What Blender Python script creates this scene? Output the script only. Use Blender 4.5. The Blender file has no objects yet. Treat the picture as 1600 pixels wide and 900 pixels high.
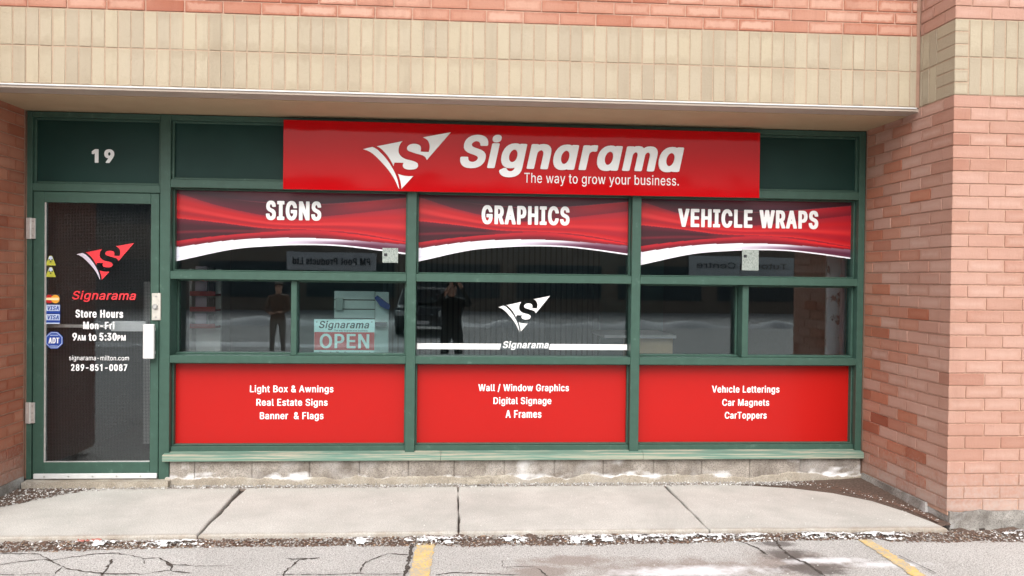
import bpy, bmesh, math, random
from mathutils import Vector, Matrix, noise as mnoise
random.seed(7)
sc = bpy.context.scene
C = sc.collection

# ------------------------------------------------------------------ camera
CAM = Vector((0.0, -5.9121, 1.5195))
YAW, PITCH, ROLL, FPX = 0.0696535, -0.0126759, 0.0113315, 1253.494
Fw = Vector((math.sin(YAW)*math.cos(PITCH), math.cos(YAW)*math.cos(PITCH), math.sin(PITCH)))
Rt = Vector((math.cos(YAW), -math.sin(YAW), 0))
Up = Rt.cross(Fw)
Rt, Up = math.cos(ROLL)*Rt + math.sin(ROLL)*Up, -math.sin(ROLL)*Rt + math.cos(ROLL)*Up
cd = bpy.data.cameras.new('camera'); cam = bpy.data.objects.new('camera', cd); C.objects.link(cam)
cd.sensor_width = 36; cd.lens = 36*FPX/1600; cd.clip_start = .05; cd.clip_end = 600
m = Matrix.Identity(4)
for i, ax in enumerate((Rt, Up, -Fw)):
    for j in range(3): m[j][i] = ax[j]
m.translation = CAM
cam.matrix_world = m
sc.camera = cam

# ------------------------------------------------------------------ sky, sun, exposure (overcast winter day)
SUN_EL, SUN_AZ = math.radians(45), math.radians(187)    # sun behind the camera, a little to its left
w = bpy.data.worlds.new('World'); sc.world = w; w.use_nodes = True
nt = w.node_tree; bg = nt.nodes['Background']
sky = nt.nodes.new('ShaderNodeTexSky'); sky.sky_type = 'NISHITA'; sky.sun_disc = False
sky.sun_elevation = SUN_EL; sky.sun_rotation = SUN_AZ; sky.air_density = 1.0; sky.dust_density = 6.0; sky.ozone_density = 1.0
hs = nt.nodes.new('ShaderNodeHueSaturation'); hs.inputs['Saturation'].default_value = .22
nt.links.new(sky.outputs[0], hs.inputs['Color']); nt.links.new(hs.outputs[0], bg.inputs['Color'])
bg.inputs['Strength'].default_value = .15
sd = bpy.data.lights.new('sun', 'SUN'); sd.energy = 1.2; sd.angle = math.radians(50); sd.color = (1, .97, .93)
sun = bpy.data.objects.new('sun', sd); C.objects.link(sun)
sdir = Vector((math.sin(SUN_AZ)*math.cos(SUN_EL), math.cos(SUN_AZ)*math.cos(SUN_EL), math.sin(SUN_EL)))
sun.rotation_euler = sdir.to_track_quat('Z', 'Y').to_euler()
sun.location = sdir*30
vs = sc.view_settings; vs.view_transform = 'Standard'; vs.look = 'None'; vs.gamma = 1; vs.exposure = 0.55
try: vs.use_curve_mapping = False
except Exception: pass

# ------------------------------------------------------------------ helpers
def ray(u, v): return Fw + Rt*((u-800)/FPX) - Up*((v-450)/FPX)
def P(u, v, Y=0.):                      # photo measure -> point on the vertical plane at depth Y
    d = ray(u, v); return CAM + d*((Y-CAM.y)/d.y)
def G(u, v, z=0.):                      # photo measure -> point on the level plane at height z
    d = ray(u, v); return CAM + d*((z-CAM.z)/d.z)
def lin(c): return tuple((x/255/12.92 if x/255 <= .04045 else ((x/255+.055)/1.055)**2.4) for x in c)
def tag(o, label, cat, group=None):
    o['label'] = label; o['category'] = cat
    if group: o['group'] = group
    return o
def obj(name, me, parent=None, mat=None, kind=None):
    o = bpy.data.objects.new(name, me); C.objects.link(o)
    if mat is not None and me is not None and not me.materials: me.materials.append(mat)
    if parent is not None: o.parent = parent; o.matrix_parent_inverse = parent_inv(parent)
    if kind: o['kind'] = kind
    return o
def parent_inv(p):
    mt = Matrix.Identity(4)
    q = p
    while q is not None:
        mt = q.matrix_basis @ mt if q.parent is None else q.matrix_parent_inverse @ q.matrix_basis @ mt
        q = q.parent
    return mt.inverted()
def empty(name, loc, label, cat, group=None):
    o = bpy.data.objects.new(name, None); C.objects.link(o); o.location = loc; o.empty_display_size = .1
    return tag(o, label, cat, group)
def mesh(name, vs_, fs, smooth=False):
    me = bpy.data.meshes.new(name); me.from_pydata([tuple(v) for v in vs_], [], fs); me.update()
    if smooth: me.polygons.foreach_set('use_smooth', [True]*len(me.polygons))
    return me
class MB:
    def __init__(s): s.v = []; s.f = []
    def box(s, x0, x1, y0, y1, z0, z1):
        n = len(s.v)
        s.v += [(x, y, z) for z in (z0, z1) for y in (y0, y1) for x in (x0, x1)]
        s.f += [tuple(n+i for i in q) for q in ((0,2,3,1),(4,5,7,6),(0,1,5,4),(2,6,7,3),(0,4,6,2),(1,3,7,5))]
        return s
    def cyl(s, c, axis, r, h, n=16):
        b = len(s.v); a = Vector(axis).normalized(); t = a.orthogonal().normalized(); u = a.cross(t)
        for k in (0, 1):
            for i in range(n):
                g = 2*math.pi*i/n; s.v.append(tuple(Vector(c)+a*h*k+(t*math.cos(g)+u*math.sin(g))*r))
        s.f.append(tuple(b+i for i in reversed(range(n)))); s.f.append(tuple(b+n+i for i in range(n)))
        for i in range(n): j = (i+1) % n; s.f.append((b+i, b+j, b+n+j, b+n+i))
        return s
    def prism(s, pts, y0, y1):           # outline in XZ (any winding), extruded from y0 (front) to y1
        ar = sum(pts[i][0]*pts[(i+1) % len(pts)][1]-pts[(i+1) % len(pts)][0]*pts[i][1] for i in range(len(pts)))
        if ar < 0: pts = pts[::-1]
        b = len(s.v); n = len(pts)
        s.v += [(x, y0, z) for x, z in pts]+[(x, y1, z) for x, z in pts]
        s.f.append(tuple(b+i for i in range(n))); s.f.append(tuple(b+n+i for i in reversed(range(n))))
        for i in range(n): j = (i+1) % n; s.f.append((b+j, b+i, b+n+i, b+n+j))
        return s
    def me(s, name='m'): return mesh(name, s.v, s.f)
    def build(s, name, mat, parent=None, bevel=0, seg=2, kind=None):
        me = s.me(name)
        if bevel:
            bm = bmesh.new(); bm.from_mesh(me)
            bmesh.ops.bevel(bm, geom=[e for e in bm.edges], offset=bevel, segments=seg, affect='EDGES', profile=.6)
            bm.to_mesh(me); bm.free()
        return obj(name, me, parent, mat, kind)

# ------------------------------------------------------------------ materials
def newmat(name):
    mt = bpy.data.materials.new(name); mt.use_nodes = True
    return mt, mt.node_tree, mt.node_tree.nodes['Principled BSDF']
def node(nt, typ, **kw):
    n = nt.nodes.new(typ)
    for k, v in kw.items():
        if k in n.inputs: n.inputs[k].default_value = v
        else: setattr(n, k, v)
    return n
def ramp(nt, fac, stops):
    r = nt.nodes.new('ShaderNodeValToRGB'); e = r.color_ramp.elements
    while len(e) < len(stops): e.new(.5)
    for i, (p, c) in enumerate(stops): e[i].position = p; e[i].color = (*c, 1) if len(c) == 3 else c
    nt.links.new(fac, r.inputs[0]); return r.outputs[0]
def mix(nt, fac, a, b, mode='MIX'):
    x = nt.nodes.new('ShaderNodeMix'); x.data_type = 'RGBA'; x.blend_type = mode
    for s, v in ((0, fac), (6, a), (7, b)):
        if hasattr(v, 'links'): nt.links.new(v, x.inputs[s])
        elif s == 0: x.inputs[0].default_value = v
        else: x.inputs[s].default_value = (*v, 1)
    return x.outputs[2]
def math_(nt, op, a, b=None):
    x = nt.nodes.new('ShaderNodeMath'); x.operation = op
    for i, v in enumerate((a, b)):
        if v is None: continue
        if hasattr(v, 'links'): nt.links.new(v, x.inputs[i])
        else: x.inputs[i].default_value = v
    return x.outputs[0]
def nz(nt, co, scale, detail=4, rough=.55, dist=0):
    n = node(nt, 'ShaderNodeTexNoise'); n.inputs['Scale'].default_value = scale; n.inputs['Detail'].default_value = detail
    n.inputs['Roughness'].default_value = rough; n.inputs['Distortion'].default_value = dist
    if co is not None: nt.links.new(co, n.inputs['Vector'])
    return n.outputs[0]
def bump(nt, b, h, strength=.3, dist=.004):
    n = node(nt, 'ShaderNodeBump'); n.inputs['Strength'].default_value = strength; n.inputs['Distance'].default_value = dist
    nt.links.new(h, n.inputs['Height']); nt.links.new(n.outputs[0], b.inputs['Normal'])
def coords(nt, kind='Object'): return node(nt, 'ShaderNodeTexCoord').outputs[kind]
def wpos(nt): return node(nt, 'ShaderNodeNewGeometry').outputs['Position']
def plain(name, col, rough=.5, metal=0, spec=.5, var=0, scale=20, bmp=0, coat=0):
    mt, nt, b = newmat(name)
    b.inputs['Base Color'].default_value = (*col, 1); b.inputs['Roughness'].default_value = rough
    b.inputs['Metallic'].default_value = metal; b.inputs['Specular IOR Level'].default_value = spec
    b.inputs['Coat Weight'].default_value = coat; b.inputs['Coat Roughness'].default_value = .06
    if var:
        n = nz(nt, wpos(nt), scale, 5)
        nt.links.new(ramp(nt, n, [(.3, tuple(c*(1-var) for c in col)), (.7, tuple(min(1, c*(1+var)) for c in col))]), b.inputs['Base Color'])
        if bmp: bump(nt, b, n, bmp)
    return mt

def brick_mat(name, pale, tones, edge, frost, edged=.55, soft=.30):
    """each brick its own tone; faces frosted pale in the middle, fired darker to the edges, sandy grain"""
    mt, nt, b = newmat(name)
    rnd = node(nt, 'ShaderNodeObjectInfo').outputs['Random']
    g = coords(nt, 'Generated'); wp = wpos(nt)
    base = ramp(nt, rnd, tones)
    sep = node(nt, 'ShaderNodeSeparateXYZ'); nt.links.new(g, sep.inputs[0])
    def edist(o): return math_(nt, 'SUBTRACT', .5, math_(nt, 'ABSOLUTE', math_(nt, 'SUBTRACT', o, .5)))
    ex = math_(nt, 'MULTIPLY', edist(sep.outputs[0]), 2.9)
    ez = edist(sep.outputs[2])
    ed = math_(nt, 'MINIMUM', ex, ez)
    n1 = nz(nt, wp, 26, 4)
    ed = math_(nt, 'ADD', ed, math_(nt, 'MULTIPLY', math_(nt, 'SUBTRACT', n1, .5), .42))
    em = ramp(nt, ed, [(.06, (0, 0, 0)), (soft, (1, 1, 1))])
    r2 = math_(nt, 'FRACT', math_(nt, 'MULTIPLY', rnd, 17.3))
    famt = math_(nt, 'MULTIPLY', em, math_(nt, 'MULTIPLY', r2, frost))
    col = mix(nt, famt, base, pale)
    e2 = math_(nt, 'MULTIPLY', math_(nt, 'SUBTRACT', 1, em), math_(nt, 'MULTIPLY', math_(nt, 'FRACT', math_(nt, 'MULTIPLY', rnd, 7.7)), edged))
    col = mix(nt, e2, col, edge)
    fine = nz(nt, wp, 330, 3, .7)
    col = mix(nt, ramp(nt, fine, [(.60, (0, 0, 0)), (.74, (.5, .5, .5))]), col, tuple(c*.62 for c in edge))
    big = nz(nt, wp, 2.2, 4)
    col = mix(nt, ramp(nt, big, [(.42, (0, 0, 0)), (.75, (.30, .30, .30))]), col, pale)
    mp = node(nt, 'ShaderNodeMapping'); nt.links.new(wp, mp.inputs[0]); mp.inputs['Scale'].default_value = (7, 7, .7)
    col = mix(nt, ramp(nt, nz(nt, mp.outputs[0], 1, 6, .65), [(.54, (0, 0, 0)), (.74, (.32, .32, .32))]), col, tuple(c*.72 for c in edge))
    # splashed road salt on the lowest courses
    sw = node(nt, 'ShaderNodeSeparateXYZ'); nt.links.new(wp, sw.inputs[0])
    low = math_(nt, 'SUBTRACT', .48, sw.outputs[2])
    sp = math_(nt, 'ADD', math_(nt, 'MULTIPLY', low, 1.5), math_(nt, 'MULTIPLY', math_(nt, 'SUBTRACT', nz(nt, wp, 40, 6, .7), .5), 1.3))
    col = mix(nt, ramp(nt, sp, [(.22, (0, 0, 0)), (.7, (.55, .55, .55))]), col, (.46, .40, .36))
    nt.links.new(col, b.inputs['Base Color']); b.inputs['Roughness'].default_value = .9; b.inputs['Specular IOR Level'].default_value = .25
    bump(nt, b, math_(nt, 'ADD', fine, nz(nt, wp, 60, 4)), .7, .0045)
    return mt
M_RED = brick_mat('red_brick', lin((192, 154, 136)), [(0, lin((156, 96, 76))), (.14, lin((166, 110, 89))), (.45, lin((176, 126, 106))), (.85, lin((170, 116, 95))), (1, lin((150, 88, 68)))], lin((156, 98, 79)), 1.0)
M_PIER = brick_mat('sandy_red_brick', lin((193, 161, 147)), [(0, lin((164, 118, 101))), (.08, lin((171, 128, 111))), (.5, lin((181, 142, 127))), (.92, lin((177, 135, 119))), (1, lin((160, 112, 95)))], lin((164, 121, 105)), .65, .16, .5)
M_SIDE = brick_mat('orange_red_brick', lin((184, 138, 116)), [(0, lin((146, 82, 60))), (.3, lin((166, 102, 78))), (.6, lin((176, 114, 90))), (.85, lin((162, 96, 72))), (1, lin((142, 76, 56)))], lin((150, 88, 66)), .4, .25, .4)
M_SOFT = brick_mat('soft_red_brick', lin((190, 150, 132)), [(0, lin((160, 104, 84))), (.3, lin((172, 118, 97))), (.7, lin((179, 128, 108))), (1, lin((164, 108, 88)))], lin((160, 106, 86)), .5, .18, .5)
M_BUFF = brick_mat('buff_brick', lin((178, 166, 147)), [(0, lin((160, 147, 128))), (.3, lin((170, 157, 136))), (.7, lin((177, 164, 141))), (1, lin((165, 152, 133)))], lin((152, 138, 118)), .5)
M_MORT = plain('pink_mortar', lin((184, 150, 132)), .95, spec=.1, var=.12, scale=60, bmp=.4)
M_MORTB = plain('buff_mortar', lin((168, 146, 126)), .95, spec=.1, var=.12, scale=60, bmp=.4)
M_CAULK = plain('brown_caulk', lin((150, 118, 100)), .7, var=.1)

def paint_mat(name, col, chalk, amt, streak=False):
    mt, nt, b = newmat(name); wp = wpos(nt)
    mp = node(nt, 'ShaderNodeMapping'); nt.links.new(wp, mp.inputs[0]); mp.inputs['Scale'].default_value = (1.3, 5, 75) if streak else (9, 9, 9)
    n = nz(nt, mp.outputs[0], 1.6, 6, .62)
    c = ramp(nt, n, [(.35, tuple(x*.86 for x in col)), ((.47 if streak else .62), col), ((.60 if streak else .8), tuple(x*(1-amt)+k*amt for x, k in zip(col, chalk)))])
    chip = nz(nt, wp, 75, 5, .75)
    c = mix(nt, ramp(nt, chip, [(.69, (0, 0, 0)), (.73, (.7, .7, .7))]), c, (.42, .44, .40))
    nt.links.new(c, b.inputs['Base Color']); b.inputs['Roughness'].default_value = .45 if not streak else .7
    b.inputs['Specular IOR Level'].default_value = .35
    bump(nt, b, n, .12, .002)
    return mt
M_GREEN = paint_mat('green_frame_paint', lin((57, 85, 74)), lin((122, 144, 132)), .45)
M_SILL = paint_mat('chalky_green_sill', lin((104, 134, 120)), lin((168, 162, 144)), .9, True)
M_DKGREEN = plain('dark_green_infill', lin((26, 54, 49)), .45, spec=.18, var=.12, scale=3)

def glass_mat(name, tint, ior=1.75):
    mt = bpy.data.materials.new(name); mt.use_nodes = True; nt = mt.node_tree; nt.nodes.remove(nt.nodes['Principled BSDF'])
    tr = node(nt, 'ShaderNodeBsdfTransparent'); tr.inputs[0].default_value = (*tint, 1)
    gl = node(nt, 'ShaderNodeBsdfGlossy'); gl.inputs['Roughness'].default_value = .004; gl.inputs[0].default_value = (.86, .96, 1, 1)
    fr = node(nt, 'ShaderNodeFresnel'); fr.inputs[0].default_value = ior
    n = nz(nt, wpos(nt), 1.3, 1); bp = node(nt, 'ShaderNodeBump'); bp.inputs['Strength'].default_value = .06; bp.inputs['Distance'].default_value = .01
    nt.links.new(n, bp.inputs['Height']); nt.links.new(bp.outputs[0], gl.inputs['Normal'])
    mx = node(nt, 'ShaderNodeMixShader'); nt.links.new(fr.outputs[0], mx.inputs[0]); nt.links.new(tr.outputs[0], mx.inputs[1]); nt.links.new(gl.outputs[0], mx.inputs[2])
    nt.links.new(mx.outputs[0], nt.nodes['Material Output'].inputs[0])
    return mt
M_GLASS = glass_mat('window_glass', (.92, .945, .945))
M_TEAL = glass_mat('teal_glass', (.83, .955, .945))
M_DOORGL = glass_mat('door_glass', (.93, .935, .935), 1.55)

M_WHITE = plain('white_vinyl', (.82, .82, .82), .4)
M_LETTER = plain('white_letter_face', (.86, .88, .88), .35)
M_SIGNRED = plain('glossy_red_sign', lin((188, 11, 18)), .07, spec=.17)
M_PANELRED = plain('satin_red_panel', lin((169, 19, 15)), .30, spec=.35, var=.03, scale=1.2)
for mt_ in (M_SIGNRED, M_PANELRED):
    nt_ = mt_.node_tree; bump(nt_, nt_.nodes['Principled BSDF'], nz(nt_, wpos(nt_), 1.6, 2), .25, .02)
M_VRED = plain('red_vinyl', lin((214, 48, 56)), .4)
M_LILAC = plain('lilac_grey_vinyl', lin((190, 182, 196)), .4)
M_BLACK = plain('black_rubber', (.012, .012, .012), .6)
M_DARK = plain('dark_void', (.02, .02, .02), .9)
M_ALU = plain('aluminium', (.62, .62, .60), .38, metal=.6, var=.12, scale=30)
M_WMETAL = plain('white_metal', (.60, .61, .61), .35, var=.05)
M_STEEL = plain('steel', (.45, .45, .44), .3, metal=.9)

def concrete(name, a, b_, speck=.5, scale=5, salt=.0, rough=.9, front=False, attr=False):
    mt, nt, b = newmat(name); wp = wpos(nt)
    n = nz(nt, wp, scale, 7, .62); f = nz(nt, wp, 125, 6, .8)
    c = ramp(nt, n, [(.3, a), (.7, b_)])
    c = mix(nt, ramp(nt, f, [(.40, (.75, .75, .75)), (.53, (0, 0, 0))]), c, tuple(x*.60 for x in a))
    vo = node(nt, 'ShaderNodeTexVoronoi'); vo.inputs['Scale'].default_value = 70; nt.links.new(wp, vo.inputs['Vector'])
    sp = ramp(nt, vo.outputs['Distance'], [(.12, (1, 1, 1)), (.2, (0, 0, 0))])
    sel = ramp(nt, nz(nt, wp, 34, 2), [(.5, (0, 0, 0)), (.6, (speck, speck, speck))])
    c = mix(nt, math_(nt, 'MULTIPLY', sp, sel), c, (.78, .78, .77))
    if salt:
        s = nz(nt, wp, 3.1, 9, .68, .4)
        c = mix(nt, ramp(nt, s, [(.50, (0, 0, 0)), (.66, (salt, salt, salt))]), c, (.70, .70, .70))
    if front:
        c = mix(nt, ramp(nt, nz(nt, wp, 1.1, 8, .7, .6), [(.48, (0, 0, 0)), (.72, (.55, .55, .55))]), c, tuple(x*.72 for x in a))
        # brown dirt washed onto the outer edge of the slabs
        sy = node(nt, 'ShaderNodeSeparateXYZ'); nt.links.new(wp, sy.inputs[0])
        d = math_(nt, 'ADD', math_(nt, 'SUBTRACT', -1.100, sy.outputs[1]), math_(nt, 'MULTIPLY', math_(nt, 'SUBTRACT', nz(nt, wp, 13, 6, .65), .5), .10))
        c = mix(nt, ramp(nt, math_(nt, 'MULTIPLY', d, 12), [(.0, (0, 0, 0)), (.8, (.75, .75, .75))]), c, lin((138, 122, 104)))
        d2 = math_(nt, 'ADD', math_(nt, 'SUBTRACT', sy.outputs[1], -.15), math_(nt, 'MULTIPLY', math_(nt, 'SUBTRACT', nz(nt, wp, 9, 6, .65), .5), .16))
        c = mix(nt, ramp(nt, math_(nt, 'MULTIPLY', d2, 8), [(.0, (0, 0, 0)), (.8, (.5, .5, .5))]), c, lin((150, 142, 134)))
    if attr:                          # white salt bloom laid out on the mesh
        at = node(nt, 'ShaderNodeAttribute'); at.attribute_name = 'salt'
        g = math_(nt, 'ADD', at.outputs['Fac'], math_(nt, 'MULTIPLY', math_(nt, 'SUBTRACT', nz(nt, wp, 45, 6, .7), .5), .5))
        c = mix(nt, ramp(nt, g, [(.30, (0, 0, 0)), (.75, (.95, .95, .95))]), c, (.74, .74, .75))
    nt.links.new(c, b.inputs['Base Color']); b.inputs['Roughness'].default_value = rough; b.inputs['Specular IOR Level'].default_value = .25
    bump(nt, b, math_(nt, 'ADD', f, math_(nt, 'MULTIPLY', n, .8)), .5, .004)
    return mt
M_SLAB = concrete('sidewalk_concrete', lin((180, 178, 172)), lin((206, 203, 197)), .5, 2.4, front=True)
M_BLOCK = concrete('plinth_concrete', lin((112, 103, 95)), lin((176, 168, 158)), .3, 6, .2, attr=True)
M_PARGE = concrete('parging', lin((146, 136, 122)), lin((180, 172, 158)), .5, 9, .15, attr=True)
M_CRUST = concrete('salt_crust', (.70, .70, .71), (.80, .80, .81), .5, 30)

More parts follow.
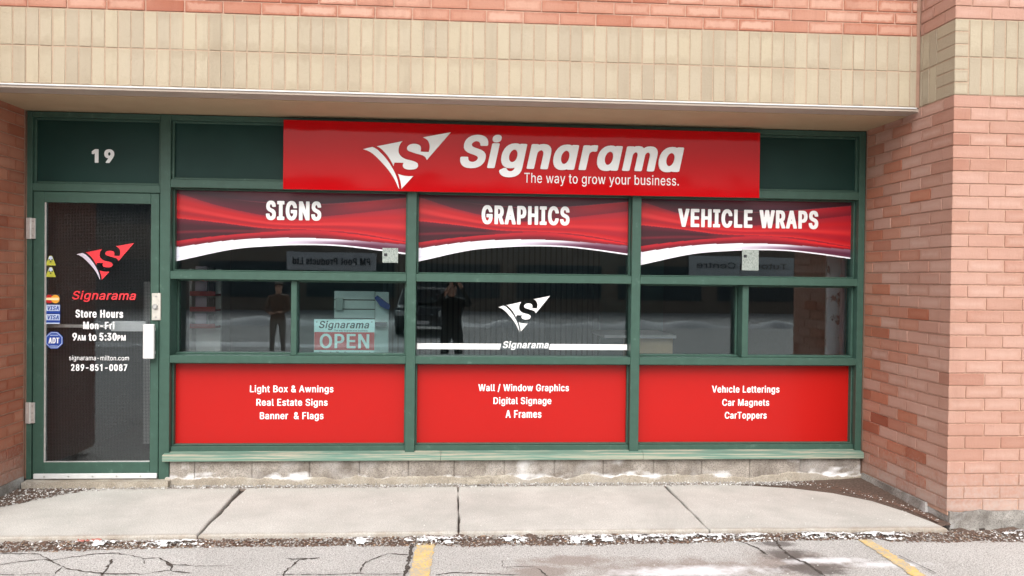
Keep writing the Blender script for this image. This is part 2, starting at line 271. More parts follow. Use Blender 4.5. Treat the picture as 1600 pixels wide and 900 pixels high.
# ------------------------------------------------------------------ text and logo
GLYPHS = """! 196 67,160 63,509 132,509 128,160|98,-4 81,-1 66,9 56,24 52,41 56,58 66,73 81,83 98,86 116,83 130,73 140,58 143,41 140,24 130,9 116,-1
& 448 197,-7 150,-2 110,12 78,34 54,62 39,96 34,133 37,163 47,189 63,213 85,235 140,279 216,335 237,352 255,375 260,389 262,405 258,427 245,445 226,457 201,461 184,459 168,453 155,444 145,431 139,416 137,399 139,380 145,363 169,327 204,284 438,0 364,0 171,231 121,293 102,319 87,344 78,370 75,398 79,430 91,458 109,481 134,499 165,510 200,513 235,510 266,499 290,482 308,459 320,433 324,404 322,382 315,362 305,342 291,325 256,293 154,217 128,195 110,174 100,154 97,131 100,108 109,87 124,70 143,57 166,49 193,46 223,50 251,59 278,75 301,95 321,121 336,151 346,186 349,224 408,224 405,180 397,144 385,115 371,92 345,62 333,47 305,23 271,7 234,-3
- 453 337,244 337,188 114,188 114,244
. 188 95,-4 78,-1 63,9 53,24 50,41 53,59 63,73 78,83 95,87 113,83 128,73 138,59 141,41 138,24 128,9 113,-1
/ 249 235,533 71,-76 14,-76 178,533
0 453 227,-7 174,1 130,24 95,62 69,113 57,155 50,202 48,254 50,306 57,353 69,395 95,447 130,484 174,508 227,516 279,508 323,484 358,447 384,395 396,353 403,306 405,254 403,202 396,155 384,113 359,62 323,24 279,1|227,50 261,56 290,74 313,103 330,144 340,194 344,254 340,314 330,365 313,405 290,435 261,453 227,460 192,453 163,435 140,405 123,365 113,314 109,254 113,194 123,144 140,103 163,74 192,56
1 453 276,509 276,0 212,0 212,448 209,448 86,358 86,427 198,509
2 453 64,0 64,47 234,229 282,282 299,305 311,327 318,348 320,371 317,397 308,419 293,436 273,449 250,457 224,460 196,457 172,447 153,433 139,413 130,390 127,362 66,362 71,405 86,442 111,473 143,496 182,511 225,516 268,511 306,497 337,474 361,445 376,411 381,372 378,345 371,318 357,290 336,259 267,180 153,60 153,57 389,57 389,0
3 453 218,-7 173,-3 133,10 98,30 70,57 52,91 44,132 109,132 115,107 126,87 144,71 165,59 191,52 219,50 248,53 275,61 297,74 315,93 325,116 329,145 326,172 316,196 299,217 275,234 242,244 201,248 157,248 157,299 288,448 288,452 70,452 70,509 372,509 372,461 211,278 211,289 264,288 308,276 344,253 371,222 387,186 393,145 387,103 370,66 344,36 309,12 266,-2
5 453 221,-7 178,-2 140,11 108,32 83,60 66,93 60,130 122,130 127,108 138,89 154,73 173,60 196,52 221,50 250,53 276,64 298,82 314,104 324,131 328,162 324,193 314,221 297,244 275,262 248,273 218,277 192,275 167,268 145,258 128,246 67,253 96,509 366,509 366,452 151,452 134,301 136,301 155,315 178,325 203,331 229,334 263,330 294,321 321,306 345,285 364,260 379,231 388,199 391,163 385,117 369,76 343,41 309,15 268,-1
7 453 97,0 323,448 323,452 62,452 62,509 391,509 391,449 165,0
8 453 226,-7 178,-2 136,11 101,33 74,62 57,96 52,135 55,166 65,195 81,220 101,241 125,256 153,265 153,267 119,282 93,308 76,342 70,380 75,417 90,450 114,477 146,498 184,511 226,516 269,511 306,498 337,477 361,450 377,417 382,380 376,342 359,308 333,282 300,267 300,265 327,256 351,241 372,220 387,195 397,166 401,135 395,96 378,62 352,33 317,11 275,-2|226,49 258,52 285,60 307,74 323,91 333,113 337,139 333,165 322,189 305,208 283,223 256,232 226,235 196,232 169,223 147,208 130,189 119,165 115,139 119,113 129,91 145,74 167,60 195,52|226,290 252,292 274,300 293,313 307,330 316,351 319,376 316,399 308,420 294,437 275,449 252,457 226,460 200,457 177,449 159,437 145,420 136,399 133,376 136,351 145,330 159,313 178,300 201,292
9 453 226,516 271,510 310,494 343,468 368,434 384,393 389,347 385,309 373,270 350,224 315,168 200,0 130,0 301,248 307,248 299,234 287,221 273,210 257,202 238,196 218,195 175,199 137,214 106,237 83,269 68,307 64,352 69,397 85,436 110,469 143,494 182,510|226,460 199,457 174,446 154,429 138,407 129,381 125,352 129,322 138,295 154,274 174,257 199,247 226,243 254,247 279,257 299,273 314,295 324,321 327,350 324,381 314,407 299,429 279,446 254,457
: 188 95,-4 78,-1 63,9 53,24 50,41 53,59 63,73 78,83 95,87 113,83 128,73 138,59 141,41 138,24 128,9 113,-1|95,271 78,274 63,284 53,299 50,316 53,334 63,349 78,359 95,362 113,359 128,349 138,334 141,316 138,299 128,284 113,274
A 480 16,0 201,509 276,509 463,0 395,0 287,302 264,372 232,478 245,478 213,371 191,302 85,0|110,142 110,199 370,199 370,142
B 456 60,0 60,509 241,509 289,504 329,491 359,469 381,442 394,410 398,374 395,344 387,320 373,301 356,286 336,275 315,267 315,262 339,257 363,245 385,227 402,203 414,173 418,136 413,100 400,67 377,39 344,18 301,4 247,0|125,57 245,57 296,63 330,80 349,105 355,137 352,161 342,184 327,203 306,218 279,228 248,231 125,231|125,285 238,285 265,288 288,296 308,309 323,326 333,348 336,372 330,403 313,429 283,446 240,452 125,452
C 510 267,-7 225,-3 186,7 150,25 119,49 92,79 70,115 53,157 44,203 40,254 44,305 53,352 70,393 92,429 119,459 150,484 186,501 225,512 267,516 305,513 340,504 373,490 402,471 427,447 448,418 463,385 473,348 408,348 401,373 389,395 375,413 357,428 337,440 315,449 292,454 267,456 223,450 184,432 150,403 125,364 109,314 103,254 109,194 125,145 151,105 184,76 223,59 267,53 292,55 315,60 337,69 357,81 375,96 389,114 401,136 408,160 473,160 463,124 448,91 428,62 402,38 373,19 341,5 305,-4
D 502 219,0 96,0 96,57 215,57 272,63 318,81 354,110 379,149 394,198 399,255 394,312 379,361 354,399 320,428 275,446 221,452 93,452 93,509 225,509 273,505 315,495 353,478 385,455 412,426 433,391 449,351 458,306 462,255 458,205 449,159 433,119 411,83 384,54 351,31 312,14 268,3|125,509 125,0 60,0 60,509
E 419 60,0 60,509 372,509 372,452 125,452 125,286 355,286 355,229 125,229 125,57 375,57 375,0
F 410 60,0 60,509 369,509 369,452 125,452 125,278 346,278 346,221 125,221 125,0
G 520 269,-7 225,-3 185,7 149,25 118,49 91,79 69,116 53,157 43,203 40,254 43,305 53,352 69,393 91,429 117,459 149,484 184,501 223,512 265,516 304,513 340,504 374,489 403,469 429,445 449,416 465,384 474,349 408,349 399,372 387,393 373,411 356,427 337,439 315,448 291,454 265,456 222,450 183,432 150,404 125,364 109,314 103,254 109,194 125,145 151,105 184,76 224,59 269,53 309,57 345,71 374,93 396,123 410,160 415,202 434,199 283,199 283,256 478,256 478,200 471,141 451,91 419,50 377,19 326,0
H 517 60,0 60,509 125,509 125,289 392,289 392,509 457,509 457,0 392,0 392,232 125,232 125,0
I 300 31,0 31,57 118,57 118,452 31,452 31,509 269,509 269,452 183,452 183,57 269,57 269,0
L 393 60,0 60,509 125,509 125,57 361,57 361,0
M 628 60,0 60,509 152,509 277,187 287,159 299,123 311,84 322,49 307,49 318,83 330,121 342,158 352,187 476,509 568,509 568,0 504,0 504,291 504,327 505,369 506,413 507,457 513,457 498,409 482,363 467,322 456,291 342,0 286,0 170,291 159,321 145,361 129,408 112,457 119,457 120,416 121,372 122,328 122,291 122,0
N 523 60,0 60,509 136,509 343,183 363,151 388,107 414,55 405,54 401,108 399,157 399,195 399,509 463,509 463,0 387,0 202,290 177,331 148,381 108,452 119,454 122,384 124,328 125,291 125,0
O 533 267,-7 225,-3 186,7 150,25 119,49 92,79 70,115 53,157 44,203 40,254 44,305 53,352 70,393 92,429 119,459 150,484 186,501 225,512 267,516 309,512 348,501 384,484 415,459 442,429 464,393 480,352 490,305 493,254 490,203 480,157 464,115 442,79 415,49 384,25 348,7 309,-3|267,53 310,59 349,76 383,105 408,144 425,194 430,254 425,314 408,365 383,404 349,433 310,450 267,456 223,450 184,433 151,404 125,364 109,314 103,254 109,194 125,144 151,105 184,76 223,59
P 445 60,0 60,509 235,509 289,503 332,487 366,462 390,430 404,391 409,348 404,304 390,265 366,233 332,207 289,191 235,186 109,186 109,242 233,242 269,246 297,256 318,272 333,294 342,319 344,348 342,376 333,402 318,423 297,439 268,449 232,452 125,452 125,0
R 449 60,0 60,509 236,509 290,504 333,489 367,465 390,433 405,395 409,352 405,309 390,271 367,240 333,217 289,203 236,198 96,198 96,255 234,255 269,258 298,267 319,281 334,300 342,324 345,352 342,380 334,405 319,425 298,440 269,449 233,452 125,452 125,0|353,0 230,229 303,229 428,0
S 447 224,-9 172,-4 128,9 91,31 64,60 46,96 38,137 104,137 110,110 123,88 142,71 166,59 194,52 224,49 257,52 286,60 311,74 329,92 341,114 346,139 342,161 332,179 316,193 296,205 245,222 184,239 128,260 86,289 60,326 52,372 58,413 75,448 102,476 138,498 180,511 227,516 275,511 316,498 351,476 377,449 394,415 401,378 337,378 326,412 302,437 267,453 225,459 194,456 167,448 145,435 129,418 118,398 115,376 119,352 131,334 148,319 169,308 212,293 264,279 312,264 336,252 359,238 379,220 395,198 405,171 408,139 403,99 386,64 360,34 323,11 278,-4
T 449 32,452 32,509 417,509 417,452 257,452 257,0 193,0 193,452
V 480 204,0 16,509 84,509 192,206 215,137 248,31 235,31 267,138 290,206 395,509 463,509 278,0
W 686 155,0 16,509 82,509 163,196 175,145 187,94 197,40 189,40 200,94 211,145 224,196 306,509 380,509 462,196 474,145 486,94 497,40 488,40 499,94 510,145 523,196 603,509 670,509 530,0 455,0 368,323 351,391 336,475 350,475 335,395 318,323 230,0
Y 472 203,0 203,208 16,509 91,509 192,344 222,292 250,230 224,230 251,293 280,344 381,509 455,509 268,208 268,0
a 389 160,-9 126,-5 94,5 68,22 48,45 35,73 30,108 34,138 43,161 58,179 78,193 100,203 125,211 178,220 234,227 252,230 265,235 273,243 276,255 276,257 273,279 267,297 256,311 240,322 220,329 196,331 171,329 149,322 132,313 118,301 107,288 100,274 41,291 57,322 79,346 104,364 133,375 163,382 194,384 239,379 263,372 286,360 306,343 322,320 333,290 337,251 337,0 277,0 277,52 272,52 252,25 236,12 215,1 190,-6|170,45 202,49 228,59 248,74 263,93 272,115 276,138 276,190 259,182 231,176 200,171 175,168 134,159 117,150 103,139 95,124 92,105 94,87 102,72 114,61 130,52 149,47
b 424 229,-8 198,-5 172,4 153,17 138,31 118,59 112,59 112,0 53,0 53,509 114,509 114,319 118,319 137,346 152,360 171,373 197,381 229,384 274,378 313,361 345,332 370,293 385,245 390,189 385,133 370,84 346,45 313,16 274,-2|220,47 253,51 279,66 301,88 316,117 325,151 328,189 325,227 316,261 301,290 280,311 253,325 220,330 188,325 161,312 140,291 125,263 116,229 113,189 116,150 125,115 140,86 162,65 188,51
c 396 207,-8 159,-2 117,16 82,46 56,85 40,133 34,187 40,243 56,291 82,330 117,360 159,378 207,384 234,383 260,377 284,368 305,356 324,341 340,322 353,301 362,277 303,262 290,289 270,311 242,325 207,330 173,325 145,310 124,287 108,258 99,224 96,187 99,151 108,117 124,89 145,66 173,51 207,46 243,52 271,66 292,89 304,117 363,102 354,78 341,56 325,37 306,21 285,9 261,-1 235,-6
d 424 195,-8 151,-2 111,16 79,45 55,84 39,133 34,189 39,245 55,293 79,332 112,361 151,378 196,384 228,381 253,373 272,360 287,346 306,319 311,319 311,509 372,509 372,0 313,0 313,59 307,59 287,31 272,17 252,4 227,-5|205,47 236,51 263,65 284,86 299,115 309,150 312,189 309,229 300,263 284,291 263,312 237,325 205,330 172,325 145,311 124,290 108,261 99,227 96,189 99,151 109,117 124,88 145,66 172,51
e 404 212,-8 161,-2 117,16 82,46 56,85 40,132 34,187 39,242 55,290 81,329 115,359 157,378 205,384 236,382 266,374 294,361 319,341 341,315 357,282 368,242 371,194 371,169 75,169 75,221 338,221 310,202 307,237 298,269 283,294 263,314 237,326 205,330 173,326 146,313 125,294 109,270 99,241 96,211 96,178 100,139 110,106 128,80 151,61 179,50 212,46 234,48 254,53 271,61 285,73 297,88 306,105 365,91 353,63 335,39 311,19 283,4 249,-5
g 425 207,-151 168,-148 134,-140 105,-127 82,-110 64,-91 51,-69 101,-41 122,-66 136,-78 154,-88 178,-95 207,-97 249,-92 282,-75 304,-47 311,-6 311,68 306,68 287,41 272,28 252,16 227,8 195,5 152,10 113,27 80,53 55,90 39,136 34,191 39,246 55,293 80,332 112,361 152,378 196,384 228,382 253,373 273,360 288,346 308,319 313,319 313,379 372,379 372,-9 367,-54 350,-90 324,-117 291,-136 251,-147|205,59 237,63 264,75 285,95 300,121 309,154 312,193 309,231 300,264 285,291 264,312 237,325 205,330 172,325 145,312 124,290 109,262 99,229 96,193 99,155 109,123 124,96 145,76 172,63
h 410 114,227 114,0 53,0 53,509 114,509 114,287 102,287 124,332 152,362 187,379 227,384 264,380 295,369 321,349 341,321 353,285 357,240 357,0 296,0 296,235 290,275 273,304 246,323 210,329 184,326 161,317 141,303 126,283 117,257
i 167 53,0 53,379 114,379 114,0|84,443 67,446 54,455 44,468 41,483 44,499 54,512 67,521 84,524 100,521 114,512 123,499 126,483 123,468 114,455 100,446
l 189 139,-2 101,3 74,20 58,47 53,84 53,509 114,509 114,99 115,77 120,62 130,54 146,52 160,53 170,54 181,3 162,-1
m 610 53,0 53,379 112,379 112,295 108,295 118,323 132,346 151,363 172,376 195,384 219,386 257,380 287,361 309,331 321,295 312,295 322,321 337,343 357,361 381,375 407,383 437,386 468,383 497,372 522,354 541,328 553,296 557,255 557,0 496,0 496,254 490,289 473,313 447,326 419,330 395,328 374,320 358,307 345,290 338,270 335,247 335,0 274,0 274,260 269,288 253,311 229,326 199,330 178,328 158,320 140,307 126,289 117,266 114,238 114,0
n 410 114,227 114,0 53,0 53,379 112,379 112,287 102,287 124,332 152,362 187,379 227,384 264,380 295,369 321,349 341,321 353,285 357,240 357,0 296,0 296,235 290,275 273,304 246,323 210,329 184,326 161,317 141,303 126,283 117,257
o 415 207,-8 159,-2 117,16 82,46 56,85 40,133 34,187 40,243 56,291 82,330 117,360 159,378 207,384 256,378 299,360 333,330 359,291 376,243 381,187 376,133 359,85 333,46 299,16 256,-2|207,46 242,51 270,66 292,89 307,117 316,151 319,187 316,224 307,258 292,287 270,310 242,325 207,330 173,325 145,310 124,287 108,258 99,224 96,187 99,151 108,117 124,89 145,66 173,51
p 424 53,-143 53,379 112,379 112,319 118,319 137,346 152,360 171,373 197,381 229,384 274,378 313,361 345,332 370,293 385,245 390,189 385,133 370,84 346,45 313,16 274,-2 229,-8 198,-5 173,4 153,17 138,31 118,59 114,59 114,-143|220,47 253,51 279,66 301,88 316,117 325,151 328,189 325,227 316,261 301,290 280,311 253,325 220,330 188,325 161,312 140,291 125,263 116,229 113,189 116,150 125,115 140,86 162,65 188,51
r 259 53,0 53,379 112,379 112,321 115,321 130,347 152,367 181,380 213,385 229,384 243,384 243,322 230,324 207,326 182,323 159,315 140,301 126,284 117,262 114,237 114,0
s 365 182,-8 145,-5 112,3 84,18 62,38 45,63 36,94 94,107 105,79 124,60 150,49 181,45 217,50 244,62 262,81 268,103 265,121 254,136 237,147 212,155 149,170 104,186 72,208 53,237 47,274 51,305 65,332 87,354 115,370 149,381 187,384 223,381 254,372 279,358 299,339 314,316 324,290 268,277 258,298 243,316 219,328 187,333 156,329 131,317 114,299 109,277 112,258 124,243 144,232 172,223 229,209 275,194 306,171 325,142 331,107 326,75 312,47 290,24 260,6 223,-5
t 227 204,379 204,327 6,327 6,379|65,471 126,471 126,98 128,76 136,61 150,53 170,50 185,51 202,54 213,2 192,-3 168,-4 125,2 92,21 72,52 65,93
u 410 182,-5 146,-1 115,11 89,31 69,59 57,95 53,139 53,379 114,379 114,144 119,105 137,75 164,56 200,50 226,53 249,62 268,77 283,97 293,122 296,153 296,379 357,379 357,0 298,0 298,92 307,92 286,47 257,17 222,0
v 389 163,0 17,379 84,379 165,155 187,87 206,21 184,21 203,87 224,155 305,379 371,379 226,0
w 567 138,0 23,379 87,379 133,214 154,137 175,41 165,41 186,135 206,214 252,379 316,379 362,214 382,136 402,41 391,41 413,135 434,214 480,379 545,379 429,0 368,0 319,172 305,225 291,280 277,338 291,338 277,280 263,225 248,172 199,0
x 379 21,0 171,218 171,171 29,379 100,379 147,306 179,253 207,206 175,206 202,253 233,306 282,379 352,379 209,169 209,214 358,0 287,0 231,85 200,136 173,182 205,182 178,136 148,85 91,0
y 389 47,-139 61,-86 71,-87 88,-90 104,-89 118,-84 130,-74 141,-58 151,-36 163,-1 17,379 84,379 165,155 187,87 206,21 184,21 202,87 224,155 305,379 371,379 204,-58 191,-85 177,-107 159,-124 139,-136 117,-143 91,-145 65,-143
ı 167 53,0 53,379 114,379 114,0
ɑ 425 195,-8 151,-2 112,16 79,45 55,84 39,133 34,189 39,245 55,293 80,332 112,361 152,378 196,384 228,382 253,373 273,360 287,346 307,319 311,319 311,379 372,379 372,0 311,0 311,59 307,59 287,31 272,16 252,4 227,-5|205,47 237,51 264,65 285,86 300,115 309,150 312,189 309,229 300,263 285,291 264,312 237,325 205,330 172,325 145,312 124,290 109,262 99,228 96,189 99,151 109,117 124,88 145,66 172,51
_ 188 """
GL = {}
for ln in GLYPHS.split('\n'):
    p = ln.split(' ', 2); GL[p[0] if p[0] != '_' else ' '] = (int(p[1]), [[tuple(map(int, q.split(','))) for q in c.split()] for c in (p[2].split('|') if len(p) > 2 and p[2] else [])])
import numpy as np
_fat = {}
def area(p): return sum(p[i-1][0]*p[i][1]-p[i][0]*p[i-1][1] for i in range(len(p)))/2
def simplify(p, tol):
    def dp(q):
        if len(q) < 3: return q
        a_, b_ = np.array(q[0]), np.array(q[-1]); d = b_-a_; L = max(1e-9, float(np.hypot(*d))); r = np.array(q[1:-1])-a_
        h = np.abs(r[:, 0]*d[1]-r[:, 1]*d[0])/L if L > 1e-6 else np.hypot(r[:, 0], r[:, 1]); i = int(h.argmax())
        return [q[0], q[-1]] if h[i] < tol else dp(q[:i+2])[:-1]+dp(q[i+1:])
    k = max(range(len(p)), key=lambda i: (p[i][0]-p[0][0])**2+(p[i][1]-p[0][1])**2)
    return dp(p[:k+1])[:-1]+dp(p[k:]+[p[0]])[:-1]
def fatten(ch, ox, oy):
    """grow a glyph by ox sideways and oy upright: distance field, then its outline"""
    cs = GL[ch][1]; ox, oy = round(ox), round(oy)
    if ox < 2 and oy < 2: return cs
    ox, oy = max(ox, 1), max(oy, 1); key = (ch, ox, oy)
    if key in _fat: return _fat[key]
    X = [p[0] for c in cs for p in c]; Y_ = [p[1] for c in cs for p in c]; st_ = 7.
    gx = np.arange(min(X)-ox*1.6-14, max(X)+ox*1.6+21, st_); gy = np.arange(min(Y_)-oy*1.6-14, max(Y_)+oy*1.6+21, st_)
    PX, PY_ = np.meshgrid(gx, gy, indexing='ij'); wind = np.zeros(PX.shape); d = np.full(PX.shape, 1e9)
    for c in cs:
        for (x0, y0), (x1, y1) in zip(c, c[1:]+c[:1]):
            if y0 != y1:
                up = (PY_ >= min(y0, y1)) & (PY_ < max(y0, y1)); xi = x0+(PY_-y0)*(x1-x0)/(y1-y0); wind += np.where(up & (xi > PX), 1 if y1 > y0 else -1, 0)
            k = max(1, int(math.hypot(x1-x0, y1-y0)/7)); 
            for t in range(k):
                bx, by = x0+(x1-x0)*t/k, y0+(y1-y0)*t/k; d = np.minimum(d, (np.abs(PX-bx)/ox)**3+(np.abs(PY_-by)/oy)**3)
    F = np.where(wind != 0, -1., np.minimum(d**(1/3.)-1, 1.5)); ins = F < 0
    seg = {}
    def pt(i, j, k, l): f0, f1 = F[i, j], F[k, l]; t = f0/(f0-f1); return (gx[i]+(gx[k]-gx[i])*t, gy[j]+(gy[l]-gy[j])*t)
    T = {1: [(3, 0)], 2: [(0, 1)], 3: [(3, 1)], 4: [(1, 2)], 5: [(3, 2), (1, 0)], 6: [(0, 2)], 7: [(3, 2)], 8: [(2, 3)], 9: [(2, 0)], 10: [(0, 3), (2, 1)], 11: [(2, 1)], 12: [(1, 3)], 13: [(1, 0)], 14: [(0, 3)]}
    code = ins[:-1, :-1]*1+ins[1:, :-1]*2+ins[1:, 1:]*4+ins[:-1, 1:]*8
    for i, j in zip(*np.nonzero((code > 0) & (code < 15))):
        ek = [('h', i, j), ('v', i+1, j), ('h', i, j+1), ('v', i, j)]
        for a_, b_ in T[int(code[i, j])]: seg[ek[a_]] = ek[b_]
    pos = lambda e: pt(e[1], e[2], e[1]+1, e[2]) if e[0] == 'h' else pt(e[1], e[2], e[1], e[2]+1)
    loops = []
    while seg:
        e0, e = seg.popitem(); lp = [e0]
        while e != e0 and e in seg: lp.append(e); e = seg.pop(e)
        q = [tuple(map(float, pos(e_))) for e_ in lp]
        if len(q) > 4 and abs(area(q)) > 60: loops.append(simplify(q, 1.3))
    _fat[key] = loops; return loops
def glyph_run(body, ox, oy, spacing, grow=True):
    x = 0; out = []
    for ch in body:
        adv, cs = GL[ch]
        if cs:
            out.append([[(px_+x, py_) for px_, py_ in c] for c in (fatten(ch, ox, oy) if grow else cs)])
        x += adv*spacing+2*ox
    return out
def ext(gs):
    X = [p[0] for g in gs for c in g for p in c]; Yy = [p[1] for g in gs for c in g for p in c]; return min(X), max(X), min(Yy), max(Yy)
def layout(body, box, weight, spacing, shear):
    """outlines of each character scaled so that the inked text fills the box; weight = stem width over cap height"""
    x0, x1, z0, z1 = box; ox = oy = 0
    for k in range(6):
        gs = glyph_run(body, ox, oy, spacing, k == 5)
        gs = [[[(p[0]+shear*p[1], p[1]) for p in c] for c in g] for g in gs]
        ax, bx, ay, by = ext(gs); pad = (2*ox, 2*oy) if k < 5 else (0, 0); sx, sy = (x1-x0)/(bx-ax+pad[0]), (z1-z0)/(by-ay+pad[1])
        if weight and k < 5:
            ox = 2*round(max(0, min(56, (weight*509*sy/sx-64)/2))/2); oy = 2*round(max(0, min(30, (weight*.80*509-58)/2))/2)
    return [[[(x0+(p[0]-ax)*sx, z0+(p[1]-ay)*sy) for p in c] for c in g] for g in gs]
def outline_mesh(glyphs, Y, thick):
    cu = bpy.data.curves.new('t', 'CURVE'); cu.dimensions = '2D'; cu.fill_mode = 'BOTH'; cu.extrude = .5
    for g in glyphs:
        for c in g:
            sp = cu.splines.new('POLY'); sp.points.add(len(c)-1); sp.use_cyclic_u = True
            for q, (x, z) in zip(sp.points, c): q.co = (x, z, 0, 1)
    ob = bpy.data.objects.new('t', cu); C.objects.link(ob)
    dg = bpy.context.evaluated_depsgraph_get(); me = bpy.data.meshes.new_from_object(ob.evaluated_get(dg))
    bpy.data.objects.remove(ob); bpy.data.curves.remove(cu); me.materials.clear()
    for v in me.vertices: x, z, e = v.co; v.co = (x, Y-(e+.5)*thick, z)
    me.update(); return me
def fit_text(name, body, box, Y, mat, parent, weight=.18, spacing=1., shear=0., thick=.0012):
    """lettering with its ink filling box=(x0,x1,z0,z1) on the plane Y, facing the street"""
    return obj(name, outline_mesh(layout(body, box, weight, spacing, shear), Y, thick), parent, mat)
def split_letters(body, box, Y, thick, mat, parent, weight=.2, spacing=1., shear=0.):
    for g in layout(body, box, weight, spacing, shear): obj('letter', outline_mesh([g], Y, thick), parent, mat)
def pxbox(u0, v0, u1, v1, Y):
    a = P((u0+u1)/2, v0, Y); b = P((u0+u1)/2, v1, Y); l = P(u0, (v0+v1)/2, Y); r = P(u1, (v0+v1)/2, Y)
    return (l.x, r.x, b.z, a.z)
LOGO = {
 'swoosh': [(65,340),(125,322),(185,308),(215,318),(258,345),(300,385),(342,427),(380,472),(412,515),(440,560),(466,604),(490,650),(509,694),(525,740),(538,800),(548,865),(530,830),(502,768),(470,710),(437,658),(400,610),(362,564),(320,520),(276,474),(230,430),(190,396),(150,370),(108,352)],
 'body': [(245,297),(415,260),(585,222),(568,240),(553,266),(541,292),(535,322),(533,360),(539,382),(550,402),(568,424),(592,442),(620,456),(652,466),(712,478),(742,486),(768,498),(786,510),(795,524),(798,545),(792,562),(780,578),(762,588),(740,595),(710,599),(680,600),(652,597),(630,591),(612,582),(600,570),(594,558),(592,545),(597,527),(605,508),(540,508),(482,508),(474,530),(468,555),(455,527),(440,500),(420,466),(400,435),(372,399),(340,365),(316,341),(290,320),(268,306)],
 'tip': [(530,660),(575,675),(620,684),(680,688),(735,685),(660,768),(578,858),(576,830),(572,800),(565,764),(555,730),(544,694)],
 'arrow': [(860,163),(1046,125),(1232,88),(1075,275),(915,465),(906,446),(895,430),(880,416),(860,405),(820,394),(780,385),(725,368),(670,350),(656,340),(648,325),(648,306),(655,290),(670,273),(690,262),(714,256),(740,253),(766,254),(790,258),(810,267),(825,280),(832,294),(835,310),(833,332),(828,355),(880,358),(938,358),(946,335),(950,310),(951,282),(948,255),(939,229),(925,205),(909,189),(890,178)]}
def logo(box, Y, mats, parent, thick):
    x0, x1, z0, z1 = box
    for k, pts in LOGO.items():
        q = [(x0+(u-65)/1167*(x1-x0), z1-(v-88)/777*(z1-z0)) for u, v in pts]
        MB().prism(q, Y-thick, Y).build('emblem_piece', mats.get(k, mats['*']), parent)

# ------------------------------------------------------------------ dimensions (metres)
XL, XR = -3.050, 3.104          # side walls
S = .0796                       # brick course
BL = S*3                        # brick length with joint
J = .008                        # joint
YP, YF = -1.07, -.686           # pier face, upper wall face
ZB0, ZB1 = 2.700, 3.175         # buff soldier band
ZTOP = 2.664
WY = .105                       # one brick thick

# ================================================================== GROUND
def structure(o): o['kind'] = 'structure'; return o
ZA = -.045
def asphalt_mat():
    mt, nt, b = newmat('aged_asphalt'); wp = wpos(nt)
    n = nz(nt, wp, 1.7, 7, .6); f = nz(nt, wp, 130, 6, .8); g = nz(nt, wp, 260, 3, .7)
    c = ramp(nt, n, [(.3, lin((190, 188, 185))), (.7, lin((212, 210, 207)))])
    c = mix(nt, ramp(nt, f, [(.40, (.9, .9, .9)), (.54, (0, 0, 0))]), c, lin((112, 108, 104)))
    c = mix(nt, ramp(nt, g, [(.56, (0, 0, 0)), (.66, (.8, .8, .8))]), c, (.74, .74, .73))
    def blob(cx, cy, rx, ry):
        mp = node(nt, 'ShaderNodeMapping'); mp.vector_type = 'TEXTURE'; mp.inputs['Location'].default_value = (cx, cy, ZA); mp.inputs['Scale'].default_value = (rx, ry, 1)
        nt.links.new(wp, mp.inputs[0]); gr = node(nt, 'ShaderNodeTexGradient'); gr.gradient_type = 'SPHERICAL'; nt.links.new(mp.outputs[0], gr.inputs[0]); return gr.outputs['Fac']
    def patch(c, blobs, scale, col, lo, hi, amt):
        s = blobs[0]
        for q in blobs[1:]: s = math_(nt, 'MAXIMUM', s, q)
        v = math_(nt, 'ADD', math_(nt, 'MULTIPLY', s, .9), math_(nt, 'MULTIPLY', math_(nt, 'SUBTRACT', nz(nt, wp, scale, 8, .7, .3), .5), 1.3))
        return mix(nt, ramp(nt, v, [(lo, (0, 0, 0)), (hi, (amt, amt, amt))]), c, col)
    def gx(u, v): q = G(u, v, ZA); return q.x, q.y
    D = lambda u, v, rx, ry: blob(*gx(u, v), rx, ry)
    c = patch(c, [D(1060, 890, .9, .30), D(900, 876, .45, .14), D(1240, 880, .55, .3), D(850, 892, .3, .2)], 7, lin((142, 128, 120)), .22, .62, .7)
    c = patch(c, [D(1235, 868, .28, .20), D(1270, 890, .35, .2), D(1215, 850, .2, .1)], 11, lin((92, 86, 83)), .3, .62, .8)
    c = patch(c, [D(1080, 893, .75, .16), D(1290, 876, .4, .09), D(1390, 882, .4, .08)], 9, (.74, .74, .76), .30, .66, .9)
    nt.links.new(c, b.inputs['Base Color']); b.inputs['Roughness'].default_value = .92; b.inputs['Specular IOR Level'].default_value = .2
    bump(nt, b, math_(nt, 'ADD', f, g), .7, .005)
    return mt
M_ASPH = asphalt_mat()
def LOTZ(y): return ZA-.036*max(0, min(13.5, -2.7-y))          # the lot falls away from the shop to a drain line
LY_ = [60, -2.7, -5, -9, -13, -16.2, -150]
lot = structure(obj('parking_lot', mesh('lot', [(x, y, LOTZ(y)) for y in LY_ for x in (-150, 150)], [(2*i, 2*i+2, 2*i+3, 2*i+1) for i in range(len(LY_)-1)]), None, M_ASPH))

